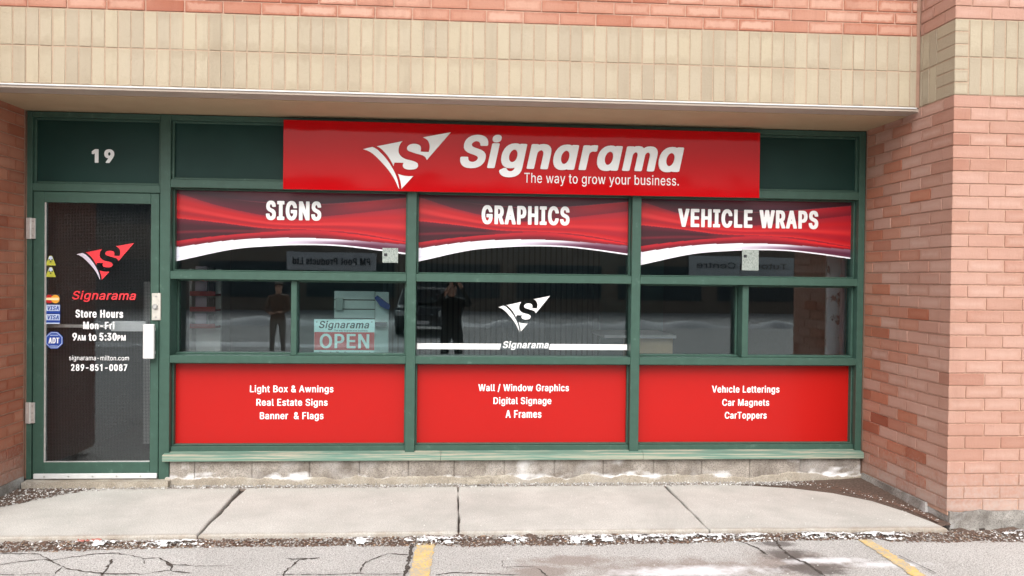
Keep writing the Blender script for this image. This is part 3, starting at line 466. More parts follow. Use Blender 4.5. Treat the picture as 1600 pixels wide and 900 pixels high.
# worn yellow parking lines
def yellow_mat():
    mt, nt, b = newmat('worn_yellow_paint'); wp = wpos(nt)
    n = nz(nt, wp, 90, 6, .75); k = nz(nt, wp, 9, 4)
    c = ramp(nt, nz(nt, wp, 20, 4), [(.3, lin((206, 168, 86))), (.7, lin((226, 196, 120)))])
    wv = math_(nt, 'ADD', math_(nt, 'MULTIPLY', n, .75), math_(nt, 'MULTIPLY', k, .35))
    c = mix(nt, ramp(nt, wv, [(.49, (0, 0, 0)), (.60, (.9, .9, .9))]), c, lin((165, 160, 152)))
    nt.links.new(c, b.inputs['Base Color']); b.inputs['Roughness'].default_value = .85; bump(nt, b, n, .5, .004)
    return mt
M_YEL = yellow_mat()
def ragged_strip(name, a0, a1, width, mat, parent, z, n=40, rag=.006, ext=0):
    a0, a1 = Vector(a0), Vector(a1); d = (a1-a0); a1 = a1 + d.normalized()*ext; d = a1-a0; s = Vector((-d.y, d.x, 0)).normalized()*width/2
    vs_ = []; fs = []
    for i in range(n+1):
        p = a0+d*i/n
        for sg in (-1, 1):
            q = p+s*sg+s.normalized()*random.uniform(-rag, rag); vs_.append((q.x, q.y, z))
    fs = [(2*i, 2*i+2, 2*i+3, 2*i+1) for i in range(n)]
    me = mesh(name, vs_, fs); 
    for p in me.polygons:
        if p.normal.z < 0: p.flip()
    return obj(name, me, parent, mat)
ragged_strip('painted_line', G(668, 839, ZA+.004), G(655, 899, ZA+.004), .105, M_YEL, lot, ZA+.004, 60, .007, .6)
ragged_strip('painted_line', G(1352, 843, ZA+.004), G(1430, 895, ZA+.004), .075, M_YEL, lot, ZA+.004, 60, .009, .6)

# cracks filled with dark grit
M_CRACK = plain('crack_grit', lin((80, 74, 70)), .95, spec=.1, var=.45, scale=70)
def crack(pts, wd=.006, z=ZA+.003):
    q = [G(u, v, z) for u, v in pts]; fine = []
    for a, b in zip(q, q[1:]):
        k = max(2, int((b-a).length/.02))
        for i in range(k): fine.append(a.lerp(b, i/k)+Vector((random.uniform(-.006, .006), random.uniform(-.006, .006), 0)))
    fine.append(q[-1]); vs_ = []
    for i, p in enumerate(fine):
        d = (fine[min(i+1, len(fine)-1)]-fine[max(i-1, 0)]).normalized(); s = Vector((-d.y, d.x, 0))*wd*.75*random.uniform(.2, 1.35)*(.5 if i in (0, len(fine)-1) else 1)
        vs_ += [p+s, p-s]
    me = mesh('crack', vs_, [(2*i, 2*i+1, 2*i+3, 2*i+2) for i in range(len(fine)-1)])
    for p in me.polygons:
        if p.normal.z < 0: p.flip()
    return obj('crack', me, lot, M_CRACK)
def cz(pts, ox, oy, s): return [(ox+x/s, oy+y/s) for x, y in pts]
A = lambda p: cz(p, 0, 800, 5.333); B = lambda p: cz(p, 450, 700, 3.2); D_ = lambda p: cz(p, 0, 700, 3.2)
crack(A([(0,345),(180,345),(320,348),(365,370),(420,405),(480,440),(545,465),(640,485),(740,500),(830,510),(1000,514),(1200,518),(1330,495),(1420,485),(1500,500),(1600,510)]), .008)
crack(A([(0,440),(170,412),(380,392),(420,400),(560,380),(800,347),(985,342),(1080,358),(1200,385),(1310,378),(1380,410),(1440,435),(1600,445)]), .006)
crack(A([(940,390),(910,440),(870,490),(850,530)]), .010)
crack(A([(520,460),(470,500),(440,530)]), .004); crack(A([(0,515),(100,525),(280,515),(420,512)]), .004)
crack(A([(1380,410),(1430,460),(1420,485)]), .012); crack(A([(1200,385),(1205,430)]), .004)
crack(D_([(960,590),(1160,588)]), .003); crack(D_([(1600,548),(1500,558),(1470,580),(1425,615),(1420,640)]), .008); crack(D_([(1430,552),(1500,558)]), .005)
crack(B([(0,555),(60,552),(160,550)]), .005); crack(B([(360,620),(385,570),(500,527),(615,533)]), .006); crack(B([(-60,634),(0,630),(200,632),(360,625),(400,630),(590,628)]), .006)
crack(B([(735,632),(830,622),(950,625),(1070,630),(1160,636)]), .006); crack(B([(1075,560),(1075,595),(1240,590)]), .003); crack(B([(1250,600),(1300,640)]), .008)
crack([(644,846),(641,866),(638,880),(632,900)], .016)
crack(cz([(1640,560),(1750,600),(1800,640)], 700, 690, 3.6), .008)
crack([(1210,842),(1222,858),(1240,872),(1262,880),(1290,900)], .012)
st = ragged_strip('black_strip', G(1404, 868, ZA+.008), G(1462, 895.5, ZA+.008), .006, M_BLACK, None, ZA+.010, 12, .001)
tag(st, 'thin straight black strip lying beside the right yellow line', 'strip')

# ---- sidewalk: four slabs on a dark bed
walk = structure(obj('sidewalk', MB().box(-5.2, 3.35, -1.085, .35, ZA-.25, -.030).me('bed'), None, plain('dirt_bed', lin((66, 56, 50)), .95, var=.4, scale=50)))
def slab(outline, nm='slab'):
    bm = bmesh.new(); vsx = [bm.verts.new((x, y, 0)) for x, y in outline]
    f = bm.faces.new(vsx); bm.normal_update()
    if f.normal.z < 0: f.normal_flip()
    r = bmesh.ops.extrude_face_region(bm, geom=[f]); 
    for g in r['geom']:
        if isinstance(g, bmesh.types.BMVert): g.co.z = -.12
    bmesh.ops.recalc_face_normals(bm, faces=bm.faces)
    top = [e for e in bm.edges if all(v.co.z > -.001 for v in e.verts)]
    bmesh.ops.bevel(bm, geom=top, offset=.012, segments=3, affect='EDGES', profile=.5)
    me = bpy.data.meshes.new(nm); bm.to_mesh(me); bm.free()
    return obj(nm, me, walk, M_SLAB)
def jag(a, b, n, amp):
    a, b = Vector(a), Vector(b); d = b-a; s = Vector((-d.y, d.x)).normalized(); out = []
    for i in range(n+1):
        t = i/n; e = 0 if i in (0, n) else amp*(mnoise.noise(Vector((a.x*3+t*7, a.y*5, t*3)))*1.6)
        out.append(tuple(a+d*t+s*e))
    return out
YB = -.085                                                    # back edge of the slabs
YFr = lambda x: -1.150 + .020*min(1, max(0, (x+2.6)/2.6)) - .012*max(0, x)/3   # front edge
def sl(x0t, x0b, x1t, x1b, gap0=.0, gap1=.0, jt=False):
    left = jag((x0t+gap0, YB), (x0b+.003, YFr(x0b)), 12, .008); right = jag((x1b-.003, YFr(x1b)), (x1t-gap1, YB), 12, .006)
    front = jag((x0b+.003, YFr(x0b)), (x1b-.003, YFr(x1b)), 16, .006)[1:-1]; back = jag((x1t-gap1, YB), (x0t+gap0, YB), 16, .012)[1:-1]
    slab(left+front+right+back)
sl(-5.15, -5.15, -1.505, -1.490, 0, .022)
sl(-1.500, -1.486, .028, .028, .022, .003)
sl(.032, .032, 1.552, 1.556, .003, .006)
# last slab: its right side runs off under the dirt along the pier
left = jag((1.560+.004, YB), (1.562, YFr(1.56)), 12, .008)
front = jag((1.562, YFr(1.56)), (3.05, -1.165), 14, .006)[1:-1]
right = [(3.05, -1.165), (3.035, -1.02), (2.99, -.80), (2.90, -.55), (2.72, -.34), (2.48, -.20), (2.2, -.12)]
slab(left+front+right+jag((2.0, YB), (1.564, YB), 6, .01)[:-1])

# ---- loose stuff on the ground
def crumbs(name, n, where, size, mat, z0, flat=.6, parent=None, kind='stuff'):
    vs_ = []; fs = []
    for _ in range(n):
        r = where()
        if r is None: continue
        x, y, z = r; s = size*random.choice((.35, .5, .6, .8, 1.0, 1.3)); b = len(vs_); a = random.uniform(0, 6.28)
        for k in range(4):
            g = a+k*1.5708+random.uniform(-.4, .4); q = s*random.uniform(.6, 1.1); vs_.append((x+math.cos(g)*q, y+math.sin(g)*q, z+s*flat*random.uniform(-.1, .35)))
        vs_.append((x+random.uniform(-.3, .3)*s, y+random.uniform(-.3, .3)*s, z+s*flat*random.uniform(.7, 1.2)))
        fs += [(b+k, b+(k+1) % 4, b+4) for k in range(4)]
    o = obj(name, mesh(name, vs_, fs), parent, mat, kind); return o
M_GRITW = plain('salt_grit', (.60, .59, .57), .8, var=.25, scale=120)
M_GRITG = plain('grey_grit', (.30, .28, .26), .9, var=.4, scale=90)
M_SOIL = plain('dark_soil', lin((92, 78, 70)), .95, spec=.15, var=.4, scale=80, bmp=.6)
M_LEAF = plain('leaf_scraps', lin((140, 116, 96)), .8, var=.45, scale=120)
M_RUST = plain('rust_brown_scraps', lin((96, 72, 60)), .8, var=.4, scale=110)
M_ICE = plain('dirty_ice', (.64, .64, .64), .6, var=.30, scale=45, bmp=.6)
def gut_y(x, t): return (YFr(x)-.006) - t*(.085+.05*(.5+.5*math.sin(x*1.7+.6))+.02*mnoise.noise(Vector((x*4, 0, 0))) + (.05 if x > 2.6 else 0))
# soil gathered in the gutter, a lumpy strip
def lumpy(name, x0, x1, yin, yout, zf, mat, nx, ny, parent=None, kind='stuff'):
    vs_ = []; fs = []
    for i in range(nx+1):
        x = x0+(x1-x0)*i/nx
        for j in range(ny+1):
            t = j/ny; y = yin(x)+(yout(x)-yin(x))*t; vs_.append((x, y, zf(x, y, t)))
    for i in range(nx):
        for j in range(ny): a = i*(ny+1)+j; fs.append((a, a+1, a+ny+2, a+ny+1))
    return obj(name, mesh(name, vs_, fs, True), parent, mat, kind)
o = lumpy('gutter_soil', -4.5, 4.2, lambda x: YFr(x)+.03, lambda x: gut_y(x, 1)-.01*random.random(), lambda x, y, t: ZA-.004+.030*(1-t)**.8*max(.25, .8+mnoise.noise(Vector((x*14, y*20, 3)))) + (.006*mnoise.noise(Vector((x*60, y*60, 1)))), M_SOIL, 520, 6)
tag(o, 'dark wet soil and leaf litter along the sidewalk front edge', 'soil')
def gutter(den=None):
    def f():
        x = random.uniform(-3.6, 3.9); t = random.random()
        if den and random.random() > den(x): return None
        y = gut_y(x, t*1.02); return x, y, ZA+.022*(1-t)
    return f
tag(crumbs('leaf_litter', 1300, gutter(), .009, M_LEAF, 0, .45), 'tan leaf scraps strewn along the gutter at the sidewalk edge', 'leaf litter')
tag(crumbs('bark_litter', 3600, gutter(), .009, M_RUST, 0, .5), 'dark red brown scraps strewn along the gutter', 'litter')
tag(crumbs('gutter_grit', 4200, gutter(), .008, M_GRITG, 0, .7), 'grey grit strewn along the gutter', 'grit')
ICE = [(-1.98, .10), (-1.62, .22), (-.12, .20), (.35, .10), (.8, .22), (1.15, .30), (1.5, .26), (1.8, .14), (2.25, .26), (2.6, .2), (-.55, .08), (3.6, .3)]
iced = lambda x: max([0]+[1-abs(x-c)/w_ for c, w_ in ICE])
tag(crumbs('ice_crumbs', 1500, gutter(lambda x: .10+.9*iced(x)), .0085, M_ICE, 0, .8), 'white ice crumbs scattered in the gutter', 'ice')
for k, (c, w_) in enumerate(ICE):
    vs_ = []; fs = []; nx, ny = int(60+260*w_), 14; x0, x1 = c-w_*1.1, c+w_*1.1
    for i in range(nx+1):
        x = x0+(x1-x0)*i/nx; e = 1-abs(2*i/nx-1)**2.2; mid = .42+.2*mnoise.noise(Vector((x*5, k, 0))); hw = .05+.42*e
        for j in range(ny+1):
            s = 2*j/ny-1; y = gut_y(x, mid+hw*s)+.003*mnoise.noise(Vector((x*70, j, k))); vs_.append((x, y, ZA+.012+.018*(1-mid)+.012*e*(1-s*s)+.006*mnoise.noise(Vector((x*45, y*60, k)))-.010*s*s))
    for i in range(nx):
        e = 1-abs(2*(i+.5)/nx-1)**1.6
        for j in range(ny):
            s = 2*(j+.5)/ny-1; x = x0+(x1-x0)*i/nx
            if mnoise.noise(Vector((x*16, j*.33, k*3)))*.8+mnoise.noise(Vector((x*55, j*.9, k)))*.55 > .42-.62*e*(1-.7*s*s): a = i*(ny+1)+j; fs.append((a, a+1, a+ny+2, a+ny+1))
    q = obj('ice_patch', mesh('ice_patch', vs_, fs, True), None, M_ICE)
    PLC = ['left of the diagonal crack below the door', 'in front of the leftmost crossing crack', 'beside the top of the left yellow line', 'just right of the left yellow line', 'left part of the long white run', 'middle of the long white run', 'under the slanting joint below the vehicle wraps panel', 'right end of the long white run', 'left of the right yellow line', 'at the top of the right yellow line', 'small one left of the left yellow line', 'at the foot of the brick pier']
    tag(q, 'dirty white ice patch in the gutter, '+PLC[k], 'ice', 'ice patches in the gutter')
# grit against the plinth
def backstrip():
    x = random.uniform(-3.0, 3.0); wdt = .035+.05*max(0, mnoise.noise(Vector((x*3, 5, 0)))) + .05*max(0, x-2.2) + (.06 if x < -2.3 else 0)*max(0, -2.3-x)*2
    return x, -.03-random.random()**1.3*(wdt+.05), random.uniform(-.004, .006)
o = lumpy('wall_foot_soil', -3.04, 3.09, lambda x: -.005, lambda x: YB-.012, lambda x, y, t: -.022+.026*(1-t)**1.5*(.7+.8*mnoise.noise(Vector((x*9, y*9, 0))))+.004*mnoise.noise(Vector((x*60, y*60, 1))), plain('grey_soil', lin((128, 114, 104)), .95, var=.35, scale=60, bmp=.6), 420, 4)
tag(o, 'gritty soil line where the sidewalk meets the plinth', 'soil')
tag(crumbs('salt_line', 1400, backstrip, .0075, M_GRITW, 0, .8), 'white salt crumbs along the foot of the plinth', 'salt')
tag(crumbs('plinth_grit', 3000, backstrip, .0085, M_GRITG, 0, .8), 'grey grit along the foot of the plinth', 'grit')
# dirt in the two corners
def corner_right():
    t = random.random()**.8; y = -.05-t*1.0; edge = 3.09 - (.50*(1-t)**2.2+.035); x = random.uniform(edge, 3.09); return x, y, random.uniform(.0, .010)*(1-t*.7)
o = lumpy('corner_dirt', 0, 1, lambda t: 0, lambda t: 1, lambda x, y, t: 0, M_SOIL, 1, 1); bpy.data.objects.remove(o)
vs_ = []; fs = []
for i in range(61):
    t = i/60; y = -.01-1.1*t
    for j in range(7):
        s = j/6; x = 3.112-(.95*(1-t)**2.0+.10)*s; vs_.append((x, y, -.012+.042*(1-s)**1.2*(1-.55*t)+.006*mnoise.noise(Vector((x*40, y*40, 0)))))
for i in range(60):
    for j in range(6): a = i*7+j; fs.append((a+1, a, a+7, a+8))
o = obj('corner_dirt', mesh('corner_dirt', vs_, fs, True), None, M_SOIL, 'stuff'); tag(o, 'brown dirt drifted into the corner along the right brick pier', 'dirt')
tag(crumbs('corner_litter', 4200, corner_right, .0085, M_RUST, 0, .6), 'red brown litter in the corner by the right pier', 'litter')
tag(crumbs('corner_grit', 350, corner_right, .007, M_GRITW, 0, .8), 'pale grit in the corner by the right pier', 'grit')
def corner_left():
    t = random.random(); y = -.10-t*.45; x = -3.04+random.random()**1.4*(.42*(1-t)+.10); return x, y, random.uniform(.0, .006)
tag(crumbs('door_corner_grit', 420, corner_left, .009, M_GRITW, 0, .7), 'pale grit in the corner left of the door', 'grit')
tag(crumbs('door_corner_litter', 1500, corner_left, .011, M_SOIL, 0, .6), 'dark litter in the corner left of the door', 'litter')
# scattered road salt
def anywhere(): return random.uniform(-3.3, 3.0), random.uniform(-1.1, -.12), .001
tag(crumbs('road_salt', 600, anywhere, .0045, M_GRITW, 0, .8), 'white salt grains sprinkled over the sidewalk slabs', 'salt')
def lotwhere(): return random.uniform(-3.6, 4.2), random.uniform(-2.4, -1.22), ZA+.001
tag(crumbs('lot_grit', 900, lotwhere, .0045, M_GRITW, 0, .8), 'white salt grains sprinkled over the asphalt', 'salt')
# a small crushed red and white wrapper in the gutter at left
wr = []; wf = []
a0 = G(122, 845, ZA+.02); nx, ny = 12, 5
for i in range(nx+1):
    for j in range(ny+1):
        x = a0.x+(i/nx)*.135; y = a0.y-.02+(j/ny)*.045; wr.append((x, y, ZA+.022+.012*mnoise.noise(Vector((i*.9, j*.8, 2)))+.004*(j)))
for i in range(nx):
    for j in range(ny): a = i*(ny+1)+j; wf.append((a, a+ny+1, a+ny+2, a+1))
mt, nt, b = newmat('wrapper'); g_ = coords(nt, 'Generated'); nt.links.new(ramp(nt, nz(nt, g_, 3, 3), [(.52, lin((150, 84, 72))), (.60, (.6, .59, .57))]), b.inputs['Base Color'])
o = obj('wrapper', mesh('wrapper', wr, wf), None, mt); tag(o, 'crumpled red and white wrapper in the gutter below the door', 'wrapper')

# ================================================================== BRICKWORK
_bm = {}
def brick_mesh(L, H, D):
    key = (round(L, 4), round(H, 4), round(D, 4))
    if key in _bm: return _bm[key]
    b = MB().box(-L/2, L/2, 0, D, 0, H); me = b.me('brick'); bm = bmesh.new(); bm.from_mesh(me)
    ed = [e for e in bm.edges if all(v.co.y < 1e-6 for v in e.verts)] + [e for e in bm.edges if abs(e.verts[0].co.y-e.verts[1].co.y) > D*.5]
    bmesh.ops.bevel(bm, geom=ed, offset=.0022, segments=1, affect='EDGES'); bm.to_mesh(me); bm.free()
    _bm[key] = me; return me
def put_brick(parent, mat, origin, ang, L, H, D, proud=None, name='brick'):
    """origin = middle of the front bottom edge; ang turns the face (0 = facing the street)"""
    key = (round(L, 3), round(H, 3), round(D, 3), mat.name, random.randrange(5)); me = _bm.get(key)
    if me is None:                                   # five slightly different castings of each size
        me = brick_mesh(L, H, D).copy(); me.materials.append(mat); _bm[key] = me
        for v in me.vertices:
            if v.co.y < .02: v.co += Vector((random.uniform(-.0013, .0013), random.uniform(-.0010, .0010), random.uniform(-.0013, .0013)))
    o = bpy.data.objects.new(name, me); C.objects.link(o)
    pr = random.uniform(-.0012, .0012) if proud is None else proud
    off = Matrix.Rotation(ang, 3, 'Z') @ Vector((0, pr, 0))
    o.location = Vector(origin)+off; o.rotation_euler = (random.uniform(-.002, .002), random.uniform(-.002, .002), ang)
    o.parent = parent; o.matrix_parent_inverse = parent_inv(parent); return o
def run(parent, mat, a0, a1, place, z, H, ang, D, first=None, name='brick', mod=BL):
    """one course from a0 to a1 along the wall; first = length of the first brick"""
    a = a0; L = first if first else mod-J; n = 0
    while a < a1-.012:
        l = min(L, a1-a); 
        if a1-(a+l) < .03 and a1-(a+l) > 0: l = a1-a
        q = place(a+l/2, z); mt_ = random.choice((M_SIDE, M_SOFT, M_SOFT)) if mat is M_PIER and ang and z < ZB0 and random.random() < .95-.95*min(1, max(0, -q[1]-.12)/.72) else mat   # orange and soft red bricks grow more frequent towards the shopfront
        if l > .018: put_brick(parent, mt_, q, ang, l, H, D, name=name)
        a += l+J; L = mod-J; n += 1
ZC = lambda k: ZB0-(k+1)*S                   # bottom of course k counted down from the buff band
NC = 33
# ---- right pier: side wall from the shopfront (Y=0) out to the face, then the street face
pier = empty('brick_pier', (XR+.3, YP+.3, 0), 'salmon brick pier with a buff soldier band to the right of the shopfront', 'brick pier')
PX1 = 3.95                                   # last individually built bricks; beyond that joined
for k in range(NC):
    z = ZC(k)+J/2; H = S-J
    ev = k % 2 == 0
    place = lambda a, zz: (a, YP, zz); side = lambda a, zz: (XR, a, zz)
    if ev:
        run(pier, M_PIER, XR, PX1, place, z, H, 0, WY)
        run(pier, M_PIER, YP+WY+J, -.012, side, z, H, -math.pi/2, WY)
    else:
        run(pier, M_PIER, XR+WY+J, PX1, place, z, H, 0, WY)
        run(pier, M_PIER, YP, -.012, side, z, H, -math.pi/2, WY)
# buff band on the pier: corner column of flat bricks, then soldiers
for k in range(6):
    put_brick(pier, M_BUFF, (XR+.044, YP, ZB0+k*(ZB1-ZB0)/6+J/2), 0, .088, (ZB1-ZB0)/6-J, .19, name='brick')
HS = (ZB1-ZB0)/2
for r_ in (0, 1):
    x = XR+.088+J
    while x < PX1:
        put_brick(pier, M_BUFF, (x+(S-J)/2, YP, ZB0+r_*HS+J/2), 0, S-J, HS-J, WY, name='soldier_brick'); x += S
    y = YP+.19+J
    while y < YF-.004:
        l = min(S-J, YF-.004-y)
        if l > .015: put_brick(pier, M_BUFF, (XR, y+l/2, ZB0+r_*HS+J/2), -math.pi/2, l, HS-J, WY, name='soldier_brick')
        y += S
for k in range(4):                            # red courses over the band
    z = ZB1+k*S+J/2; H = S-J
    if k % 2 == 0: run(pier, M_PIER, XR, PX1, lambda a, zz: (a, YP, zz), z, H, 0, WY); run(pier, M_PIER, YP+WY+J, YF-.004, lambda a, zz: (XR, a, zz), z, H, -math.pi/2, WY)
    else: run(pier, M_PIER, XR+WY+J, PX1, lambda a, zz: (a, YP, zz), z, H, 0, WY); run(pier, M_PIER, YP, YF-.004, lambda a, zz: (XR, a, zz), z, H, -math.pi/2, WY)
RC = .0065
def Lwall(x0, x1, z0, z1, mat, nm, parent, sgn=1):   # mortar core
    return MB().box(x0, x1, YP+RC, .3, z0, z1).build(nm, mat, parent)
Lwall(XR+RC, 7.0, .05, ZB0, M_MORT, 'mortar', pier); MB().box(XR+.0035, 7.0, YP+.0035, .3, ZB0, ZB1).build('mortar', M_MORTB, pier); Lwall(XR+RC, 7.0, ZB1, 5.2, M_MORT, 'mortar', pier)
# bricks out of the picture, joined
def far_bricks(nm, parent, x0, x1, Yf, z0, z1, mat, ph=0):
    b = MB(); k = 0; z = z0
    while z < z1-.02:
        x = x0-(BL/2 if (k+ph) % 2 else 0)
        while x < x1:
            xa, xb = max(x, x0), min(x+BL-J, x1)
            if xb-xa > .02: b.box(xa, xb, Yf, Yf+.05, z+J/2, z+S-J/2)
            x += BL
        z += S; k += 1
    return b.build(nm, mat, parent, kind='stuff')
far_bricks('brickwork', pier, PX1+J, 7.0, YP, ZC(NC-1), ZB0, M_PIER)
far_bricks('brickwork', pier, XR, 7.0, YP, ZB1+4*S, 5.2, M_PIER)
# pier footing: broken pale concrete
def rough_block(nm, x0, x1, y0, y1, z0, z1, mat, parent, amp=.008, nx=40, seed=0):
    bm = bmesh.new(); vsx = {}
    b = MB(); b.box(x0, x1, y0, y1, z0, z1); me = b.me(nm); bm.from_mesh(me)
    bmesh.ops.subdivide_edges(bm, edges=[e for e in bm.edges if abs(e.verts[0].co.x-e.verts[1].co.x) > .05], cuts=nx)
    bmesh.ops.subdivide_edges(bm, edges=[e for e in bm.edges if abs(e.verts[0].co.z-e.verts[1].co.z) > .02], cuts=5)
    for v in bm.verts:
        n = mnoise.noise_vector(v.co*9+Vector((seed, 0, 0))); v.co += n*amp + mnoise.noise_vector(v.co*31)*amp*.4
    bm.to_mesh(me); bm.free(); return obj(nm, me, parent, mat)
M_FOOT = concrete('footing_concrete', lin((120, 114, 108)), lin((182, 178, 172)), .4, 6, .55)
rough_block('footing', XR+.012, 7.0, YP-.010, YP+.2, -.2, .078, M_FOOT, pier, .016, 90, 3)
rough_block('footing', XR-.012, XR+.25, YP+.21, -.02, -.2, .070, M_FOOT, pier, .012, 12, 8)

# ---- left side wall
lw = empty('side_wall', (XL-.2, -.5, 0), 'red brick side wall at the left edge beside the door', 'brick wall')
YV = -.62                                    # individually built this far out
for k in range(NC):
    z = ZC(k)+J/2
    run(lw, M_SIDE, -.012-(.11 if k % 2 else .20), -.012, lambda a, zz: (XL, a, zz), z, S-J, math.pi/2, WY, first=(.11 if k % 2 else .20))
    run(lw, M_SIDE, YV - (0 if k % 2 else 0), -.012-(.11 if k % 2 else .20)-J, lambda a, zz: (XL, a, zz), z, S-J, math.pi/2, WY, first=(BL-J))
MB().box(-7.0, XL-RC, YP+RC, .3, .05, 5.2).build('mortar', M_MORT, lw)
def far_side(nm, parent, x, y0, y1, z0, z1, mat):
    b = MB(); k = 0; z = z0
    while z < z1-.02:
        y = y1-(BL/2 if k % 2 else 0)+0
        y = y1 + (BL/2 if k % 2 else 0)
        while y > y0:
            ya, yb = max(y-BL+J, y0), min(y, y1)
            if yb-ya > .02: b.box(x-.05, x, ya, yb, z+J/2, z+S-J/2)
            y -= BL
        z += S; k += 1
    return b.build(nm, mat, parent, kind='stuff')
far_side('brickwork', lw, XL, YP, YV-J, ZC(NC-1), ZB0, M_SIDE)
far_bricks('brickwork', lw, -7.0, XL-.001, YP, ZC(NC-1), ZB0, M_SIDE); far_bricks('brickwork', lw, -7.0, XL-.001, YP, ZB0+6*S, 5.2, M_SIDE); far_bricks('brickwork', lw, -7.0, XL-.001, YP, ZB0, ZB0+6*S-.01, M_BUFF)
rough_block('footing', XL-.25, XL+.010, -.62, -.02, -.2, .068, M_FOOT, lw, .012, 12, 21)

# ---- upper wall over the shopfront
uw = empty('upper_wall', (0, YF, ZB0), 'upper wall with buff soldier band under salmon brick, over the recessed shopfront', 'brick wall')
for r_ in (0, 1):
    x = -3.02+.011
    while x < XR-.03:
        l = min(S-J, XR-.024-x)
        put_brick(uw, M_BUFF, (x+l/2, YF, ZB0+r_*HS+J/2), 0, l, HS-J, WY, name='soldier_brick', proud=random.uniform(-.0016, .0016)); x += S
for k in range(4):
    run(uw, M_RED, -3.04, XR-.024, lambda a, zz: (a, YF, zz), ZB1+k*S+J/2, S-J, 0, WY, first=(BL-J if k % 2 else BL/2-J))
MB().box(XL-RC+.001, XR-.020, YF+.0035, .25, ZB0-.002, ZB1).build('mortar', M_MORTB, uw); MB().box(XL-RC+.001, XR-.020, YF+RC, .25, ZB1, 5.2).build('mortar', M_MORT, uw)
far_bricks('brickwork', uw, -3.04, XR-.024, YF, ZB1+4*S, 5.2, M_RED)
MB().box(XR-.022, XR+.004, YF+.004, YF+.05, ZB0-.01, 5.2).build('caulk_joint', M_CAULK, uw)
# soffit: boards and pale drip edge
sof = empty('soffit', (0, YF/2, ZTOP), 'beige painted soffit with a white drip edge over the shopfront', 'soffit')
M_SOF = plain('beige_soffit', lin((176, 152, 122)), .75, var=.05, scale=4, bmp=.1); M_SOF2 = plain('grey_beige_soffit', lin((168, 154, 142)), .75, var=.05, scale=5)
MB().box(XL+.001, XR-.001, YF+.150, .02, ZTOP+.002, ZTOP+.03).build('soffit_board', M_SOF, sof)
MB().box(XL+.001, XR-.001, YF+.004, YF+.148, ZTOP+.006, ZTOP+.034).build('soffit_board', M_SOF2, sof)
MB().box(XL+.001, XR-.022, YF-.012, YF+.004, ZB0-.012, ZB0-.004).build('drip_edge', M_WMETAL, sof); MB().box(XL+.001, XR-.022, YF-.004, YF+.003, ZTOP+.008, ZB0-.0125).build('soffit_edge', M_SOF2, sof)

# ================================================================== SHOPFRONT
fr = empty('shopfront_frame', (0, 0, .18), 'green painted metal shopfront frame holding door, panes and panels', 'shopfront')
FD = .15
X0l, X0r = -2.1207, -2.048; X1l, X1r = -.3624, -.2928; X2l, X2r = 1.3063, 1.3746; X3l, X3r = 3.0513, 3.100
ZS, ZHB, ZHT = .230, 2.141, 2.200; ZR1b, ZR1t = 1.484, 1.542; ZR2b, ZR2t = .880, .934
def member(nm, x0, x1, z0, z1, y0=0., y1=FD, mat=None): return MB().box(x0, x1, y0, y1, z0, z1).build(nm, mat or M_GREEN, fr, .003, 1)
member('jamb', XL+.012, -3.002, .045, ZTOP-.002); member('mullion', X0l, X0r, .03, ZTOP-.002)
member('mullion', X1l, X1r, ZS-.002, ZHB); member('mullion', X2l, X2r, ZS-.002, ZHB); member('jamb', X3l, X3r, ZS-.002, ZTOP-.002)
member('rail', -3.002, X0l, 2.622, ZTOP-.003, .004); member('rail', X0r, X3l, 2.622, ZTOP-.003, .004)
member('rail', X0r, X3l, ZHB, ZHT, .002); member('rail', -3.002, X0l, 2.098, 2.154, .002)
BAYS = [(X0r, X1l), (X1r, X2l), (X2r, X3l)]
for a, b_ in BAYS:
    member('rail', a, b_, ZR1b, ZR1t, .002); member('rail', a, b_, ZR2b, ZR2t, .002); member('rail', a, b_, ZS, .272, .03)
member('caulk_joint', XL+.001, XL+.012, .05, ZTOP-.002, .01, .1, M_CAULK); member('caulk_joint', X3r, XR-.001, .18, ZTOP-.002, .01, .1, M_CAULK)
# inner glazing beads
for a, b_ in BAYS:
    for (z0, z1) in ((ZR1t, ZHB), (.272, ZR2b)):
        member('glazing_bead', a, a+.012, z0, z1, .055, FD-.002); member('glazing_bead', b_-.012, b_, z0, z1, .055, FD-.002)
        member('glazing_bead', a+.012, b_-.012, z1-.010, z1, .055, FD-.003); member('glazing_bead', a+.012, b_-.012, z0, z0+.010, .055, FD-.003)
# dark infill panels over door and panes
tp = MB().box(-3.002, X0l, .045, .06, 2.154, 2.622).build('transom_panel', M_DKGREEN, fr); tp['label'] = 'dark green transom panel with the white number 19'
MB().box(X0r, X3l, .045, .06, ZHT, 2.622).build('transom_panel', M_DKGREEN, fr)
for x0, x1, z0, z1 in ((-3.002, X0l, 2.154, 2.622), (X0r, X3l, ZHT, 2.622)):
    member('glazing_bead', x0, x0+.018, z0, z1, .025, .045); member('glazing_bead', x1-.018, x1, z0, z1, .025, .045)
    member('glazing_bead', x0+.018, x1-.018, z0, z0+.016, .025, .045); member('glazing_bead', x0+.018, x1-.018, z1-.016, z1, .025, .045)
split_letters('19', pxbox(143.5, 233, 178.5, 254.5, .043), .0445, .003, M_LETTER, tp, .30)
